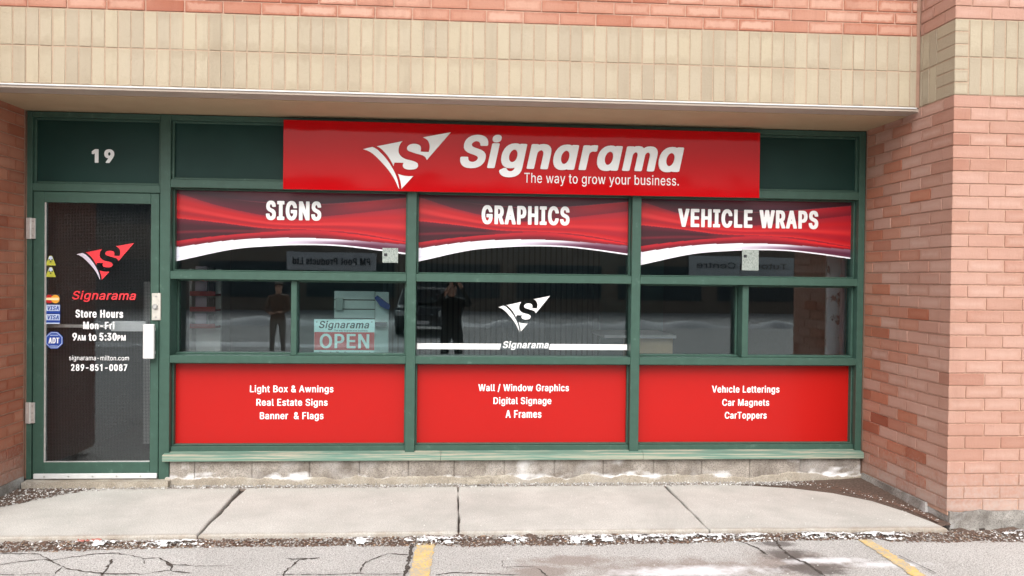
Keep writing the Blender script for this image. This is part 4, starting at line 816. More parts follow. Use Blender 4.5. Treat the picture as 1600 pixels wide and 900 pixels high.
# sill: sloped chalky cap in three lengths, dark gap beneath
for x0, x1 in ((X0l+.045-.003, -.1), (-.097, 1.40), (1.403, XR-.006)):
    q = [(.03, .236), (-.035, .226), (-.048, .222), (-.048, .182), (-.044, .178), (.03, .178)]
    v = [(x, y, z) for x in (x0, x1) for y, z in q]; n = len(q)
    f = [tuple(range(n)), tuple(n+i for i in reversed(range(n)))]+[((i+1) % n, i, n+i, n+(i+1) % n) for i in range(n)]
    o = obj('sill', mesh('sill', v, f), fr, M_SILL)
    bm = bmesh.new(); bm.from_mesh(o.data); bmesh.ops.recalc_face_normals(bm, faces=bm.faces); bm.to_mesh(o.data); bm.free()

# ---- printed window banner: colour from a drawn design of red waves and a white swoosh
def curve(pts):
    def f(x):
        if x <= pts[0][0]: return pts[0][1]
        for i in range(len(pts)-1):
            (x0, y0), (x1, y1) = pts[i], pts[i+1]
            if x <= x1:
                xm, ym = pts[i-1] if i else (2*x0-x1, 2*y0-y1); xp, yp = pts[i+2] if i+2 < len(pts) else (2*x1-x0, 2*y1-y0)
                m0 = (y1-ym)/(x1-xm)*(x1-x0); m1 = (yp-y0)/(xp-x0)*(x1-x0); t = (x-x0)/(x1-x0)
                return (2*t**3-3*t*t+1)*y0+(t**3-2*t*t+t)*m0+(-2*t**3+3*t*t)*y1+(t**3-t*t)*m1
        return pts[-1][1]
    return f
cA = curve([(22, 45), (300, 125), (560, 178), (800, 205), (1000, 185), (1300, 150), (1560, 118)])
cA2 = curve([(22, 212), (300, 236), (600, 268), (900, 274), (1200, 290), (1560, 345)])
cT = curve([(22, 20), (400, 80), (650, 100), (850, 108), (1100, 95), (1560, 50)])
cB = curve([(22, 362), (300, 325), (600, 296), (900, 278), (1200, 300), (1560, 350)])
cW = curve([(22, 405), (400, 352), (800, 331), (1150, 340), (1560, 366)])
cE = curve([(22, 497), (400, 413), (700, 385), (900, 378), (1100, 382), (1300, 400), (1560, 432)])
def sm(a, b, x): t = min(1, max(0, (x-a)/(b-a))); return t*t*(3-2*t)
def lerp(a, b, t): return tuple(p*(1-t)+q*t for p, q in zip(a, b))
K_DK, K_R, K_RL, K_MR = (62, 24, 34), (182, 24, 32), (204, 46, 48), (128, 24, 32)
def banner_col(x, y):
    e = cE(x); wv = cW(x)
    if y > wv:                                     # white swoosh fading to plum on the right
        k = sm(550, 1350, x); t = (y-wv)/(e-wv)
        c = lerp((236, 234, 246), (84, 44, 68), k*sm(.05, .55+.25*(1-k), t)) if k > 0 else (236, 234, 246)
        if x < 900: c = lerp(c, (196, 194, 212), .5*sm(.62, .68, t)*(1-sm(.68, .74, t)))
        if x > 1000: c = lerp(c, (90, 40, 60), sm(1000, 1400, x)*.75)
        if e-y < 9: c = (240, 238, 246)
        return c
    b = cB(x); a = cA(x); a2 = cA2(x); tpn = cT(x)
    c = K_DK
    if y < tpn: c = lerp((92, 28, 44), (58, 26, 40), sm(tpn-70, tpn, y))
    elif y < a:                                    # dark lens left, red tail to the right
        t = (y-tpn)/max(1, a-tpn); left = lerp(K_DK, (96, 28, 44), t)
        right = lerp((176, 32, 44), (112, 24, 38), t); c = lerp(left, right, sm(800, 1350, x))
    elif y < a2:
        t = (y-a)/max(1, a2-a); c = lerp((150, 28, 42), K_R, sm(0, .3, t)); c = lerp(c, K_RL, .85*sm(.35, .55, t)*(1-sm(.55, .75, t))); c = lerp(c, (150, 24, 38), .8*sm(.62, .74, t)*(1-sm(.78, .9, t))); c = lerp(c, K_RL, sm(.88, 1, t)*.8)
        c = lerp(c, (166, 28, 44), sm(900, 1500, x)*.5*(.5+.5*math.sin(t*19)))
    elif y < b:
        t = (y-a2)/max(1, b-a2); c = lerp(lerp((150, 28, 42), lerp((96, 26, 42), K_DK, sm(0, .35, t)), min(1, (b-a2)/45)), K_DK, 0)
        c = lerp(c, (130, 30, 44), .7*max(0, 1-abs(y-(a2+b)/2-18+.02*x)/14)*(1-sm(300, 900, x)))
    else:
        t = (y-b)/max(1, wv-b); c = lerp((176, 30, 42), (104, 20, 34), sm(.1, .9, t)); c = lerp(c, (206, 34, 38), sm(900, 1400, x)*(1-sm(.25, .6, t)*.75))
    d = abs(y-tpn)
    if d < 4: c = lerp(c, (190, 80, 92), (1-d/4)*.6*sm(250, 700, x))
    return c
def banner_mesh(x0, x1, zt, zb, Y):
    nx, ny = 240, 110; vs_ = []; cols = []; fs = []
    for i in range(nx+1):
        bx = 22+1538*i/nx; e = cE(bx)
        for j in range(ny+1):
            by = 18+(e-18)*(j/ny); vs_.append((x0+(x1-x0)*i/nx, Y, zt+(zb-zt)*(by-18)/(497-18))); cols.append((*lin(banner_col(bx, by)), 1))
    for i in range(nx):
        for j in range(ny): a = i*(ny+1)+j; fs.append((a, a+1, a+ny+2, a+ny+1))
    me = mesh('banner', vs_, fs); at = me.color_attributes.new('print', 'FLOAT_COLOR', 'POINT')
    at.data.foreach_set('color', [c for q in cols for c in q]); return me
mt, nt, b = newmat('printed_banner'); M_BAN = mt; at = node(nt, 'ShaderNodeAttribute'); at.attribute_name = 'print'; nt.links.new(at.outputs['Color'], b.inputs['Base Color']); b.inputs['Roughness'].default_value = .25; b.inputs['Coat Weight'].default_value = .3; b.inputs['Coat Roughness'].default_value = .05

PY = .100                                           # glass plane
HEAD = [('SIGNS', (415.5, 314, 502, 344.5)), ('GRAPHICS', (752.5, 321.5, 890, 351.5)), ('VEHICLE WRAPS', (1059.5, 327.5, 1278.5, 356.5))]
BOT = [408, 408.5, 414.5]
PANES = []
for i, (a, b_) in enumerate(BAYS):
    pn = MB().box(a+.004, b_-.004, PY, PY+.006, ZR1t-.005, ZHB+.005).build('pane', M_GLASS, fr); pn['label'] = 'upper pane with red wave banner reading '+HEAD[i][0]; PANES.append(pn)
    zt = ZHB-.002; zb = P((276, 652, 1002)[i], BOT[i], PY).z
    obj('banner', banner_mesh(a+.012, b_-.012, zt, zb, PY-.003), pn, M_BAN)
    u0, v0, u1, v1 = HEAD[i][1]
    split_letters(HEAD[i][0], pxbox(u0, v0, u1, v1, PY-.005), PY-.005, .0012, M_WHITE, pn, .25, .98)
# middle row: sliders in the outer bays, one fixed pane in the middle
MP = MB().box(X1r+.004, X2l-.004, PY, PY+.006, ZR2t-.005, ZR1b+.005).build('pane', M_GLASS, fr); MP['label'] = 'middle pane with white emblem and white stripe'
def slider(a, b_, xs0, xs1, teal_right):
    member('sash_stile', xs0, xs1, ZR2t, ZR1b, .045, FD)
    # right leaf (outer track)
    member('sash_rail', xs1, b_, ZR2t, ZR2t+.016, .06, FD-.01); member('sash_rail', xs1, b_, ZR1b-.014, ZR1b, .06, FD-.01); member('sash_stile', b_-.016, b_, ZR2t+.016, ZR1b-.014, .06, FD-.01)
    r = MB().box(xs1-.004, b_-.012, PY+.002, PY+.008, ZR2t+.008, ZR1b-.008).build('pane', M_TEAL if teal_right else M_GLASS, fr); r['label'] = 'right sliding pane beside the '+('open sign' if teal_right else 'tall vertical banner')
    # left leaf (inner track)
    member('sash_rail', a, xs0, ZR2t, ZR2t+.012, .12, .21); member('sash_rail', a, xs0, ZR1b-.012, ZR1b, .12, .21); member('sash_stile', a, a+.012, ZR2t+.012, ZR1b-.012, .15, .21); member('sash_stile', xs0-.014, xs0, ZR2t+.012, ZR1b-.012, .151, .21)
    l = MB().box(a+.008, xs0-.008, .175, .181, ZR2t+.006, ZR1b-.006).build('pane', M_GLASS, fr); l['label'] = 'left sliding pane set deeper in its frame'
slider(X0r, X1l, -1.202, -1.160, True); slider(X2r, X3l, 2.172, 2.221, False)
logo(pxbox(778.5, 462, 859, 518.5, PY-.003), PY-.002, {'*': M_WHITE}, MP, .0015)
zb0, zb1 = P(700, 545.5, PY).z, P(700, 536.5, PY).z
sa = P(783.5, 540, PY).x; sb = P(857.5, 540, PY).x
MB().prism([(X1r+.006, zb0), (sa-.012, zb0), (sa-.002, zb1), (X1r+.006, zb1)], PY-.0035, PY-.002).build('stripe', M_WHITE, MP)
MB().prism([(sb, zb0), (X2l-.006, zb0), (X2l-.006, zb1), (sb+.010, zb1)], PY-.0035, PY-.002).build('stripe', M_WHITE, MP)
fit_text('lettering', 'Signarama', pxbox(785.5, 533, 857.5, 547, PY-.003), PY-.002, M_WHITE, MP, .22, .97, .22)

# ---- three red sign panels below the panes
TXT = [[('Light Box & Awnings', (390.5, 602, 521, 616)), ('Real Estate Signs', (400.5, 623, 512, 637)), ('Banner  & Flags', (406, 644, 505.5, 658))],
       [('Wall / Window Graphics', (747.5, 600, 889, 614)), ('Digital Signage', (771, 620.5, 861.5, 634.5)), ('A Frames', (790, 641, 846, 653))],
       [('Vehıcle Letterings', (1112.5, 602.5, 1218, 616.5)), ('Car Magnets', (1128.5, 623.5, 1202, 637)), ('CarToppers', (1132.5, 643.5, 1198, 657))]]
LB = ['red panel lettered Light Box & Awnings, Real Estate Signs, Banner & Flags', 'red panel lettered Wall / Window Graphics, Digital Signage, A Frames', 'red panel lettered Vehicle Letterings, Car Magnets, CarToppers']
for i, (a, b_) in enumerate(BAYS):
    sp = MB().box(a+.004, b_-.004, PY-.002, PY+.004, .266, ZR2b-.004).build('sign_panel', M_PANELRED); tag(sp, LB[i], 'sign panel', 'red panels under the windows')
    for body, bx in TXT[i]: fit_text('lettering', body, pxbox(*bx, PY-.004), PY-.0025, M_WHITE, sp, .178, 1.0)

# ---- main sign
sg = empty('shop_sign', (.5, -.03, 2.14), 'wide glossy red shop sign with raised white emblem and Signarama letters', 'shop sign')
SY = -.058
SB = [(-1.243, 2.137), (2.251, 2.137), (2.250, 2.622), (-1.243, 2.632)]
MB().prism(SB, SY, SY+.012).build('sign_face', M_SIGNRED, sg)
MB().box(-1.225, 2.232, SY+.012, .0015, 2.150, 2.608).build('sign_backing', M_ALU, sg)
logo(pxbox(567.6, 205.3, 703.8, 296, SY-.008), SY-.004, {'*': M_LETTER}, sg, .009)
# raised letters, each its own piece
split_letters('Sign\u0251r\u0251m\u0251', pxbox(719, 213.5, 1068.5, 279, SY-.008), SY-.004, .009, M_LETTER, sg, .265, .93, .21)
fit_text('lettering', 'The way to grow your business.', pxbox(819, 272, 1061, 292, SY-.003), SY-.0005, M_WHITE, sg, .13, 1.0)

# ================================================================== DOOR
dr = empty('entrance_door', (-2.56, .02, .05), 'green framed glass entrance door with white lettering and stickers', 'door')
DX0, DX1, DZ0, DZ1 = -2.996, -2.127, .050, 2.094
GX0, GX1, GZ0, GZ1 = -2.921, -2.186, .166, 2.019
def dpart(nm, *a, mat=M_GREEN, bev=.003): return MB().box(*a).build(nm, mat, dr, bev, 1)
dpart('stile', DX0, GX0, .006, .05, DZ0, DZ1); dpart('stile', GX1, DX1, .006, .05, DZ0, DZ1)
dpart('door_rail', GX0, GX1, .006, .05, GZ1, DZ1); dpart('door_rail', GX0, GX1, .006, .05, DZ0+.03, GZ0)
DG = .024
dp = MB().box(GX0-.005, GX1+.005, DG, DG+.006, GZ0-.005, GZ1+.005).build('pane', M_DOORGL, dr)
dpart('glazing_bead', GX0, GX0+.010, .012, DG, GZ0, GZ1, mat=M_ALU, bev=0)
MB().box(GX0+.010, GX1, .014, DG, GZ0, GZ0+.006).build('glazing_bead', M_ALU, dr)
# security mesh behind the glass
sm_ = MB(); stp = .0105
x = GX0-.06
while x < GX1+.05: sm_.box(x, x+.0020, DG+.112, DG+.1145, GZ0-.05, GZ1+.05); x += stp
z = GZ0-.05
while z < GZ1+.05: sm_.box(GX0-.06, GX1+.05, DG+.1146, DG+.1165, z, z+.0020); z += stp
o = sm_.build('wire_mesh', plain('dark_wire', (.035, .034, .033), .6), dr, kind='stuff')
# sweep with screws, hinges, lock, pull, inner bar
sw = dpart('door_sweep', DX0+.012, DX1-.002, -.010, .004, .050, .088, mat=M_WMETAL, bev=.004)
for k in range(5): MB().cyl((DX0+.09+k*.166, -.0105, .068), (0, -1, 0), .006, .002, 10).build('screw', M_STEEL, sw)
for zc in (P(50, 357).z, P(50, 645).z):
    h = dpart('hinge', -3.038, -3.012, -.012, .004, zc-.075, zc+.075, mat=M_ALU); MB().box(-3.006, -2.975, -.010, .004, zc-.073, zc+.073).build('hinge_leaf', M_ALU, h, .002, 1)
    MB().cyl((-3.009, -.010, zc-.075), (0, 0, 1), .008, .15, 12).build('hinge_pin', M_ALU, h)
    for q in (-.05, 0, .05): MB().cyl((-2.990, -.0103, zc+q), (0, -1, 0), .005, .002, 8).build('screw', M_STEEL, h)
b0 = pxbox(237, 458, 251, 500.5, -.01)
lk = dpart('lock_plate', b0[0], b0[1], -.012, .005, b0[2], b0[3], mat=plain('worn_plate', (.60, .58, .52), .4, metal=.4, var=.15, scale=40))
cx_ = (b0[0]+b0[1])/2; cz_ = (b0[2]+b0[3])/2
MB().cyl((cx_-.005, -.0122, cz_), (0, -1, 0), .019, .010, 18).build('lock_cylinder', M_STEEL, lk); MB().cyl((cx_-.005, -.0224, cz_), (0, -1, 0), .011, .004, 14).build('key_plug', M_ALU, lk)
for q in (.075, -.075): MB().cyl((cx_, -.0122, cz_+q), (0, -1, 0), .006, .003, 10).build('screw', M_STEEL, lk)
b1 = pxbox(224, 506.5, 241.2, 560.5, -.05)
hd = dpart('pull_handle', b1[0], b1[1], -.062, -.034, b1[2], b1[3], mat=M_WMETAL, bev=.004)
for q in (b1[2]+.03, b1[3]-.05): MB().box(b1[1]-.045, b1[1]-.012, -.034, .006, q, q+.022).build('handle_post', M_WMETAL, hd)
b2 = pxbox(176, 501.5, 231, 517.5, .09)
pb = dpart('push_bar', b2[0], b2[1], .060, .105, b2[2], b2[3], mat=M_WMETAL, bev=.005)
b3 = pxbox(71, 506.5, 176, 512, .09)
dpart('crossbar', b3[0], b2[0], .070, .09, b3[2], b3[3], mat=M_ALU)
# lettering and stickers on the glass
LY = DG-.002
logo(pxbox(119.5, 379, 209.5, 438, LY), LY, {'*': M_VRED, 'swoosh': M_LILAC}, dp, .0012)
fit_text('lettering', 'Signarama', pxbox(113, 454.5, 212.5, 472, LY), LY, M_VRED, dp, .2, .98, .22)
for body, bx, of in (('Store Hours', (118, 484, 192.5, 496.5), .21), ('Mon-Fri', (130, 502.5, 179, 514.5), .21), ('to', (138.5, 521, 151, 532.5), .2)):
    fit_text('lettering', body, pxbox(*bx, LY), LY, M_WHITE, dp, of, 1.0)
fit_text('lettering', '9', pxbox(113, 520, 120.5, 532, LY), LY, M_WHITE, dp, .22); fit_text('lettering', 'AM', pxbox(121, 523.5, 134, 532, LY), LY, M_WHITE, dp, .2)
fit_text('lettering', '5:30', pxbox(155.5, 520, 182.5, 532.2, LY), LY, M_WHITE, dp, .22, 1.0); fit_text('lettering', 'PM', pxbox(183.5, 523.5, 196.5, 532.2, LY), LY, M_WHITE, dp, .2)
fit_text('lettering', 'signarama-milton.com', pxbox(108, 555.5, 201.5, 565, LY), LY, M_WHITE, dp, .13, 1.0)
fit_text('lettering', '289-851-0087', pxbox(111, 569, 199, 579.5, LY), LY, M_WHITE, dp, .2, 1.0)
def flat(nm, bx, Y, mat, parent, th=.0008): return MB().box(bx[0], bx[1], Y-th, Y, bx[2], bx[3]).build(nm, mat, parent)
M_STBLUE = plain('sticker_blue', lin((32, 66, 150)), .4); M_STPALE = plain('sticker_pale', lin((190, 204, 226)), .4); M_STRED = plain('sticker_red', lin((184, 34, 36)), .4)
M_STORG = plain('sticker_orange', lin((226, 162, 52)), .4); M_STYEL = plain('sticker_yellow_green', lin((176, 176, 58)), .5); M_STDK = plain('sticker_dark', (.02, .02, .025), .5)
# card stickers
s = flat('sticker', pxbox(70.5, 459.5, 93.5, 475, LY), LY, M_STDK, dp); s['label'] = 'card sticker with overlapping red and orange discs'
for u, mt_ in ((77.2, M_STRED), (86.6, M_STORG)):
    c = P(u, 467.2, LY); MB().cyl((c.x, LY-.0008, c.z), (0, -1, 0), .030, .0006 if mt_ is M_STRED else .0009, 24).build('sticker_disc', mt_, dp)
flat('sticker_band', pxbox(72, 465.2, 92, 469, LY), LY-.0018, plain('sticker_cream', lin((236, 218, 170)), .5), dp)
for v0 in (475.8, 490.3):
    flat('sticker', pxbox(70.8, v0, 94, v0+14, LY), LY, M_STBLUE, dp); flat('sticker_band', pxbox(72, v0+.6, 93.4, v0+10, LY), LY-.001, M_STPALE, dp)
    fit_text('lettering', 'VISA', pxbox(74.5, v0+2, 92.2, v0+8.8, LY), LY-.002, M_STBLUE, dp, .2, 1.0, .22)
flat('sticker_band', pxbox(71, 504.2, 93.6, 506, LY), LY-.0012, M_STPALE, dp)
# octagonal alarm sticker
c = P(84.6, 531.6, LY); oc = lambda r: [(c.x+r*math.cos(math.pi/8+k*math.pi/4), c.z+r*math.sin(math.pi/8+k*math.pi/4)) for k in range(8)]
MB().prism(oc(.066), LY-.0008, LY).build('sticker', M_STBLUE, dp); MB().prism(oc(.060), LY-.0013, LY-.0008).build('sticker_rim', M_STPALE, dp); MB().prism(oc(.056), LY-.0018, LY-.0013).build('sticker_face', M_STBLUE, dp)
fit_text('lettering', 'ADT', pxbox(76, 527.5, 93, 536.5, LY), LY-.002, M_WHITE, dp, .2, 1.0, .08)
for v in (523.3, 540.2): flat('sticker_line', pxbox(78.5, v, 91, v+.9, LY), LY-.002, M_STPALE, dp)
# two small triangular warning stickers
for v in (407.5, 425.5):
    c = P(79.3, v, LY); q = lambda s_: [(c.x-.036*s_, c.z-.033*s_), (c.x+.036*s_, c.z-.033*s_), (c.x+.010*s_, c.z+.036*s_), (c.x-.010*s_, c.z+.036*s_)]
    MB().prism(q(1), LY-.0008, LY).build('sticker', M_STYEL, dp); MB().prism([(c.x-.017, c.z+.006), (c.x+.017, c.z+.006), (c.x+.009, c.z+.033), (c.x-.009, c.z+.033)], LY-.0013, LY-.0008).build('sticker_face', M_STPALE, dp)
    for dx, dz in ((-.010, .008), (.010, .008), (0, -.006)): MB().cyl((c.x+dx, LY-.0013, c.z+dz), (0, -1, 0), .0055, .0006, 8).build('sticker_dot', M_STDK, dp)
# concrete threshold under the door
o = rough_block('threshold', XL+.02, X0r+.02, -.075, .12, -.1, .043, M_PARGE, None, .005, 30, 5); tag(o, 'worn concrete threshold step under the door', 'threshold')

# ================================================================== PLINTH
pl = empty('plinth', (.5, 0, 0), 'low grey concrete block plinth stained with white salt under the sill', 'plinth')
PXs = [X0r+.005, -1.865, -1.46, -1.05, -.69, -.335, .0, .37, .745, 1.11, 1.49, 1.86, 2.23, 2.62, XR-.008]
def edge_z(x):            # ragged top of the parging coat
    return max(.010, .052+.030*mnoise.noise(Vector((x*2.1, 4, 0)))+.026*mnoise.noise(Vector((x*6.5, 1, 2)))+.009*mnoise.noise(Vector((x*26, 1, 2))))
def salt(x, z):
    e = edge_z(x); amt = max(0, .62+1.2*mnoise.noise(Vector((x*1.9, 9, 0)))); d = z-e
    line = math.exp(-(d/.007)**2)*min(1, max(0, amt-.35)*1.8)*(.45+.6*abs(mnoise.noise(Vector((x*15, 2, 2)))))
    cloud = (math.exp(-max(0, d)/(.012+.05*amt)) if d > 0 else math.exp(d/.012)*.8)*amt*(.5+.9*mnoise.noise(Vector((x*11, z*26, 5))))
    wisp = max(0, mnoise.noise(Vector((x*5, z*9, 8)))-.12)*1.1
    return max(0, min(1, max(line, cloud)+.75*wisp))
def stain(me):
    at = me.attributes.new('salt', 'FLOAT', 'POINT'); at.data.foreach_set('value', [salt(v.co.x, v.co.z) for v in me.vertices])
for a, b_ in zip(PXs, PXs[1:]):
    nx, nz_ = 44, 26; x0, x1, z0, z1 = a+.0015, b_-.0015, -.1, .177; yb = random.uniform(-.004, .004)-.010; v = []; f = []
    for i in range(nx+1):
        x = x0+(x1-x0)*i/nx; ei = min(i, nx-i)
        for j in range(nz_+1):
            z = z0+(z1-z0)*j/nz_; wr_ = .0022*mnoise.noise(Vector((x*14, z*14, 1)))
            v.append((x, yb+wr_+(.006 if ei == 0 else .001 if ei == 1 else 0), z))
    for i in range(nx):
        for j in range(nz_): q = i*(nz_+1)+j; f.append((q, q+nz_+1, q+nz_+2, q+1))
    n0 = len(v); v += [(x, .12, z) for x in (x0, x1) for z in (z0, z1)]; L_, T_ = 0, nz_
    f += [tuple(range(0, nz_+1))+(n0+1, n0), tuple(nx*(nz_+1)+j for j in reversed(range(nz_+1)))+(n0+2, n0+3), tuple(i*(nz_+1)+nz_ for i in range(nx+1))+(n0+3, n0+1)]
    me = mesh('block', v, f); stain(me); obj('block', me, pl, M_BLOCK)
M_GAP = plain('joint_dark', lin((108, 98, 90)), .95); MB().box(X0r+.02, XR-.01, .002, .10, -.08, .172).build('joint_fill', M_GAP, pl)
n = 520; v = []; f = []; x0, x1 = X0r-.02, XR-.004
ZF_ = (0, .25, .5, .7, .85, .95)
for i in range(n+1):
    x = x0+(x1-x0)*i/n; z = edge_z(x); y = -.024+.004*mnoise.noise(Vector((x*12, 0, 0)))
    v += [(x, y-.006*(1-t)+.002*mnoise.noise(Vector((x*30, t*2, 4))), -.06+(z+.06)*t) for t in ZF_]+[(x, y+.006, z), (x, .0, z+.001)]
K = len(ZF_)+2
for i in range(n):
    for j in range(K-1): a = i*K+j; f.append((a, a+K, a+K+1, a+1))
me = mesh('parging', v, f); stain(me); obj('parging', me, pl, M_PARGE)
lb_ = rough_block('loose_block', .095, .265, -.060, -.020, .004, .048, M_PARGE, pl, .006, 8, 31)

# ================================================================== INTERIOR
ZF, ZCe = .06, 2.60; YI1 = 5.2
M_IW = plain('interior_wall', lin((186, 186, 192)), .8, var=.05); M_IF = plain('carpet', lin((128, 126, 130)), .95, var=.2, scale=60); M_IC = plain('ceiling_tile', lin((206, 204, 198)), .9)
structure(obj('interior_floor', MB().box(XL-.2, 4.2, .15, YI1, ZF-.1, ZF).me('f'), None, M_IF)); structure(obj('interior_ceiling', MB().box(XL-.2, 4.2, .262, YI1, ZCe, ZCe+.1).me('c'), None, M_IC))
structure(obj('interior_wall_left', MB().box(XL-.2, XL-.002, .302, YI1, ZF, ZCe).me('w'), None, M_IW)); structure(obj('interior_wall_right', MB().box(4.0, 4.2, .302, YI1, ZF, ZCe).me('w'), None, plain('interior_brick_tone', lin((164, 136, 122)), .85, var=.1)))
structure(obj('interior_wall_low', MB().box(X0r, XR+.004, .16, .26, ZF-.02, .90).me('w'), None, M_IW))
bw = structure(obj('interior_wall_back', MB().box(XL-.2, 4.2, YI1, YI1+.1, ZF-.1, ZCe+.1).me('w'), None, plain('slatted_wall', lin((104, 118, 120)), .8)))
for k in range(44): MB().box(-1.0+k*.075, -1.0+k*.075+.05, YI1-.025, YI1-.001, ZF, 2.3).build('slat', plain('slat_paint', lin((132, 148, 148)), .7) if k == 0 else bpy.data.materials['slat_paint'], bw)
MB().box(2.0, 2.9, YI1-.05, YI1-.004, ZF, 2.1).build('inner_door', plain('inner_door', lin((110, 148, 144)), .5), bw)
# display board with slots
db = empty('display_board', (-1.0, 1.0, .06), 'white slotted display board behind the open sign', 'display board')
M_BOARD = plain('board_white', (.80, .84, .82), .5)
b4 = pxbox(522, 455, 607, 556, .9); z = b4[2]-.9
MB().box(b4[0]+.34, b4[1], .9, .94, .07, b4[3]-.005).build('board_side', M_BOARD, db)
k = 0; zt = b4[3]
while zt > .15:
    MB().box(b4[0], b4[0]+.335, .9, .93, zt-.070, zt).build('slat', M_BOARD, db); zt -= .078
MB().box(b4[0]-.005, b4[0]+.337, .932, .95, .07, b4[3]).build('board_back', M_STDK, db)
c = P(530, 475, .86); MB().box(c.x-.03, c.x+.03, .85, .87, c.z-.05, c.z+.05).build('hook_card', M_STEEL, db)
c = P(599, 473, .86); MB().prism([(c.x-.07, c.z+.04), (c.x-.05, c.z+.06), (c.x+.06, c.z-.02), (c.x+.05, c.z-.06), (c.x-.02, c.z-.03)], .82, .88).build('hook_card', M_STBLUE, db)
c = P(593, 508, .86); MB().box(c.x-.07, c.x+.06, .80, .90, c.z-.01, c.z+.025).build('shelf', M_STDK, db)
# open sign hung behind the teal pane
OY = .135
os_ = empty('open_sign', P(538, 552, OY), 'white and red OPEN sign in the sliding window beside the display board', 'sign')
ob = pxbox(490.5, 499, 585.5, 553, OY); MB().box(ob[0], ob[1], OY, OY+.004, ZR2t+.012, ob[3]).build('sign_board', plain('board_paper', (.86, .90, .90), .5), os_, .0015, 1)
flat('red_band', pxbox(491, 519, 585, 547, OY), OY-.0005, plain('open_red', lin((214, 46, 48)), .5), os_)
fit_text('lettering', 'Signarama', pxbox(498.5, 501.5, 577, 516, OY), OY-.001, plain('letter_dark', (.03, .03, .035), .5), os_, .2, 1.0, .22)
fit_text('lettering', 'The way to grow your business.', pxbox(522, 515, 575, 518.3, OY), OY-.001, bpy.data.materials['letter_dark'], os_, .12, 1.0)
fit_text('lettering', 'OPEN', pxbox(499.5, 521.5, 577, 544.5, OY), OY-.002, M_WHITE, os_, .2, 1.0)
fit_text('lettering', 'Ready To Serve You!', pxbox(499, 549.5, 578, 556, OY), OY-.001, bpy.data.materials['letter_dark'], os_, .15, 1.0)
for u in (495, 581): c = P(u, 503, OY); MB().cyl((c.x, OY-.001, c.z), (0, -1, 0), .006, .002, 8).build('grommet', M_STEEL, os_)
# literature rack at left
lr = empty('brochure_rack', (-2.1, 1.4, .06), 'white brochure rack with red lipped shelves seen through the left pane', 'rack')
b5 = pxbox(305, 420, 344, 520, 1.5)
MB().box(b5[0], b5[1], 1.52, 1.56, .07, b5[3]).build('rack_back', M_BOARD, lr); MB().box(b5[0]-.02, b5[0], 1.40, 1.56, .07, b5[3]).build('rack_side', M_WMETAL, lr)
M_RR = plain('rack_red', lin((150, 40, 36)), .5)
for v0 in (437, 460, 484, 510):
    c = P(320, v0, 1.45); MB().box(b5[0], b5[1], 1.36, 1.52, c.z-.012, c.z+.006).box(b5[0], b5[1], 1.352, 1.36, c.z-.012, c.z+.03).build('shelf', M_RR, lr)
    MB().box(b5[0]+.14, b5[1]-.03, 1.42, 1.46, c.z+.01, c.z+.11).build('booklet', M_STDK, lr); MB().box(b5[0]+.02, b5[0]+.12, 1.44, 1.46, c.z+.01, c.z+.12).build('booklet', M_LILAC, lr)
MB().box(b5[0]-.30, b5[0]-.05, 1.1, 1.16, .07, 1.45).build('rack_side', M_WMETAL, lr)
# reception desk
dk = empty('reception_desk', (1.6, 1.6, .06), 'beige reception desk with a pale top behind the middle and right panes', 'desk')
t0 = P(948, 521, 1.7); t1 = P(1057, 526, 1.3); fr0 = P(993, 540, 1.4); fr1 = P(1051, 540, 1.4); zt = P(1000, 523, 1.35).z
M_DT = plain('desk_top', lin((196, 200, 202)), .35); M_DW = plain('desk_beige', lin((206, 186, 150)), .6, var=.06)
MB().prism([(t0.x-.1, zt-.03), (t1.x, zt-.03), (t1.x, zt), (t0.x-.1, zt)], 1.3, 2.0).build('desk_top', M_DT, dk, .004, 1)
MB().box(fr0.x, fr1.x, 1.4, 1.44, .07, zt-.03).build('front_panel', M_DW, dk); MB().box(fr1.x-.03, fr1.x, 1.441, 1.95, .07, zt-.03).build('side_panel', M_DW, dk); MB().box(fr0.x, fr0.x+.03, 1.441, 1.95, .07, zt-.03).build('side_panel', M_DW, dk)
# tall roll-up banner by the right wall
tb = empty('banner_stand', (2.85, .6, .06), 'tall narrow pale banner with dark marks behind the far right pane', 'banner')
b6 = pxbox(1291, 380, 1313, 556, .6)
cl = []; cf = []
for i in range(15):
    for j in range(9): x = b6[0]+(b6[1]-b6[0])*j/8; cl.append((x, .6+.05*math.sin(j*.7)+.01*i/14, .08+(2.45-.08)*i/14))
for i in range(14):
    for j in range(8): a = i*9+j; cf.append((a, a+1, a+10, a+9))
mt, nt, b = newmat('banner_cloth'); wp = wpos(nt); mp = node(nt, 'ShaderNodeMapping'); nt.links.new(wp, mp.inputs[0]); mp.inputs['Scale'].default_value = (16, 1, 7)
nt.links.new(ramp(nt, nz(nt, mp.outputs[0], 1.2, 3), [(.56, lin((206, 218, 226))), (.62, lin((92, 78, 84)))]), b.inputs['Base Color'])
obj('banner_cloth', mesh('cloth', cl, cf, True), tb, mt); MB().box(b6[0]-.03, b6[1]+.03, .56, .70, ZF, .12).build('base', M_ALU, tb); MB().cyl(((b6[0]+b6[1])/2, .72, .12), (0, 0, 1), .012, 2.33, 10).build('pole', M_ALU, tb)
for u0, u1 in ((1316, 1320), (1324, 1331)):
    q = pxbox(u0, 385, u1, 556, .35); o = MB().box(q[0], q[1], .35, .39, ZF, 2.55).build('wall_trim', M_LILAC); tag(o, 'narrow' if u0 == 1316 else 'wide', 'trim'); o['label'] = ('narrow' if u0 == 1316 else 'wide')+' pale upright trim just inside the right end of the window'
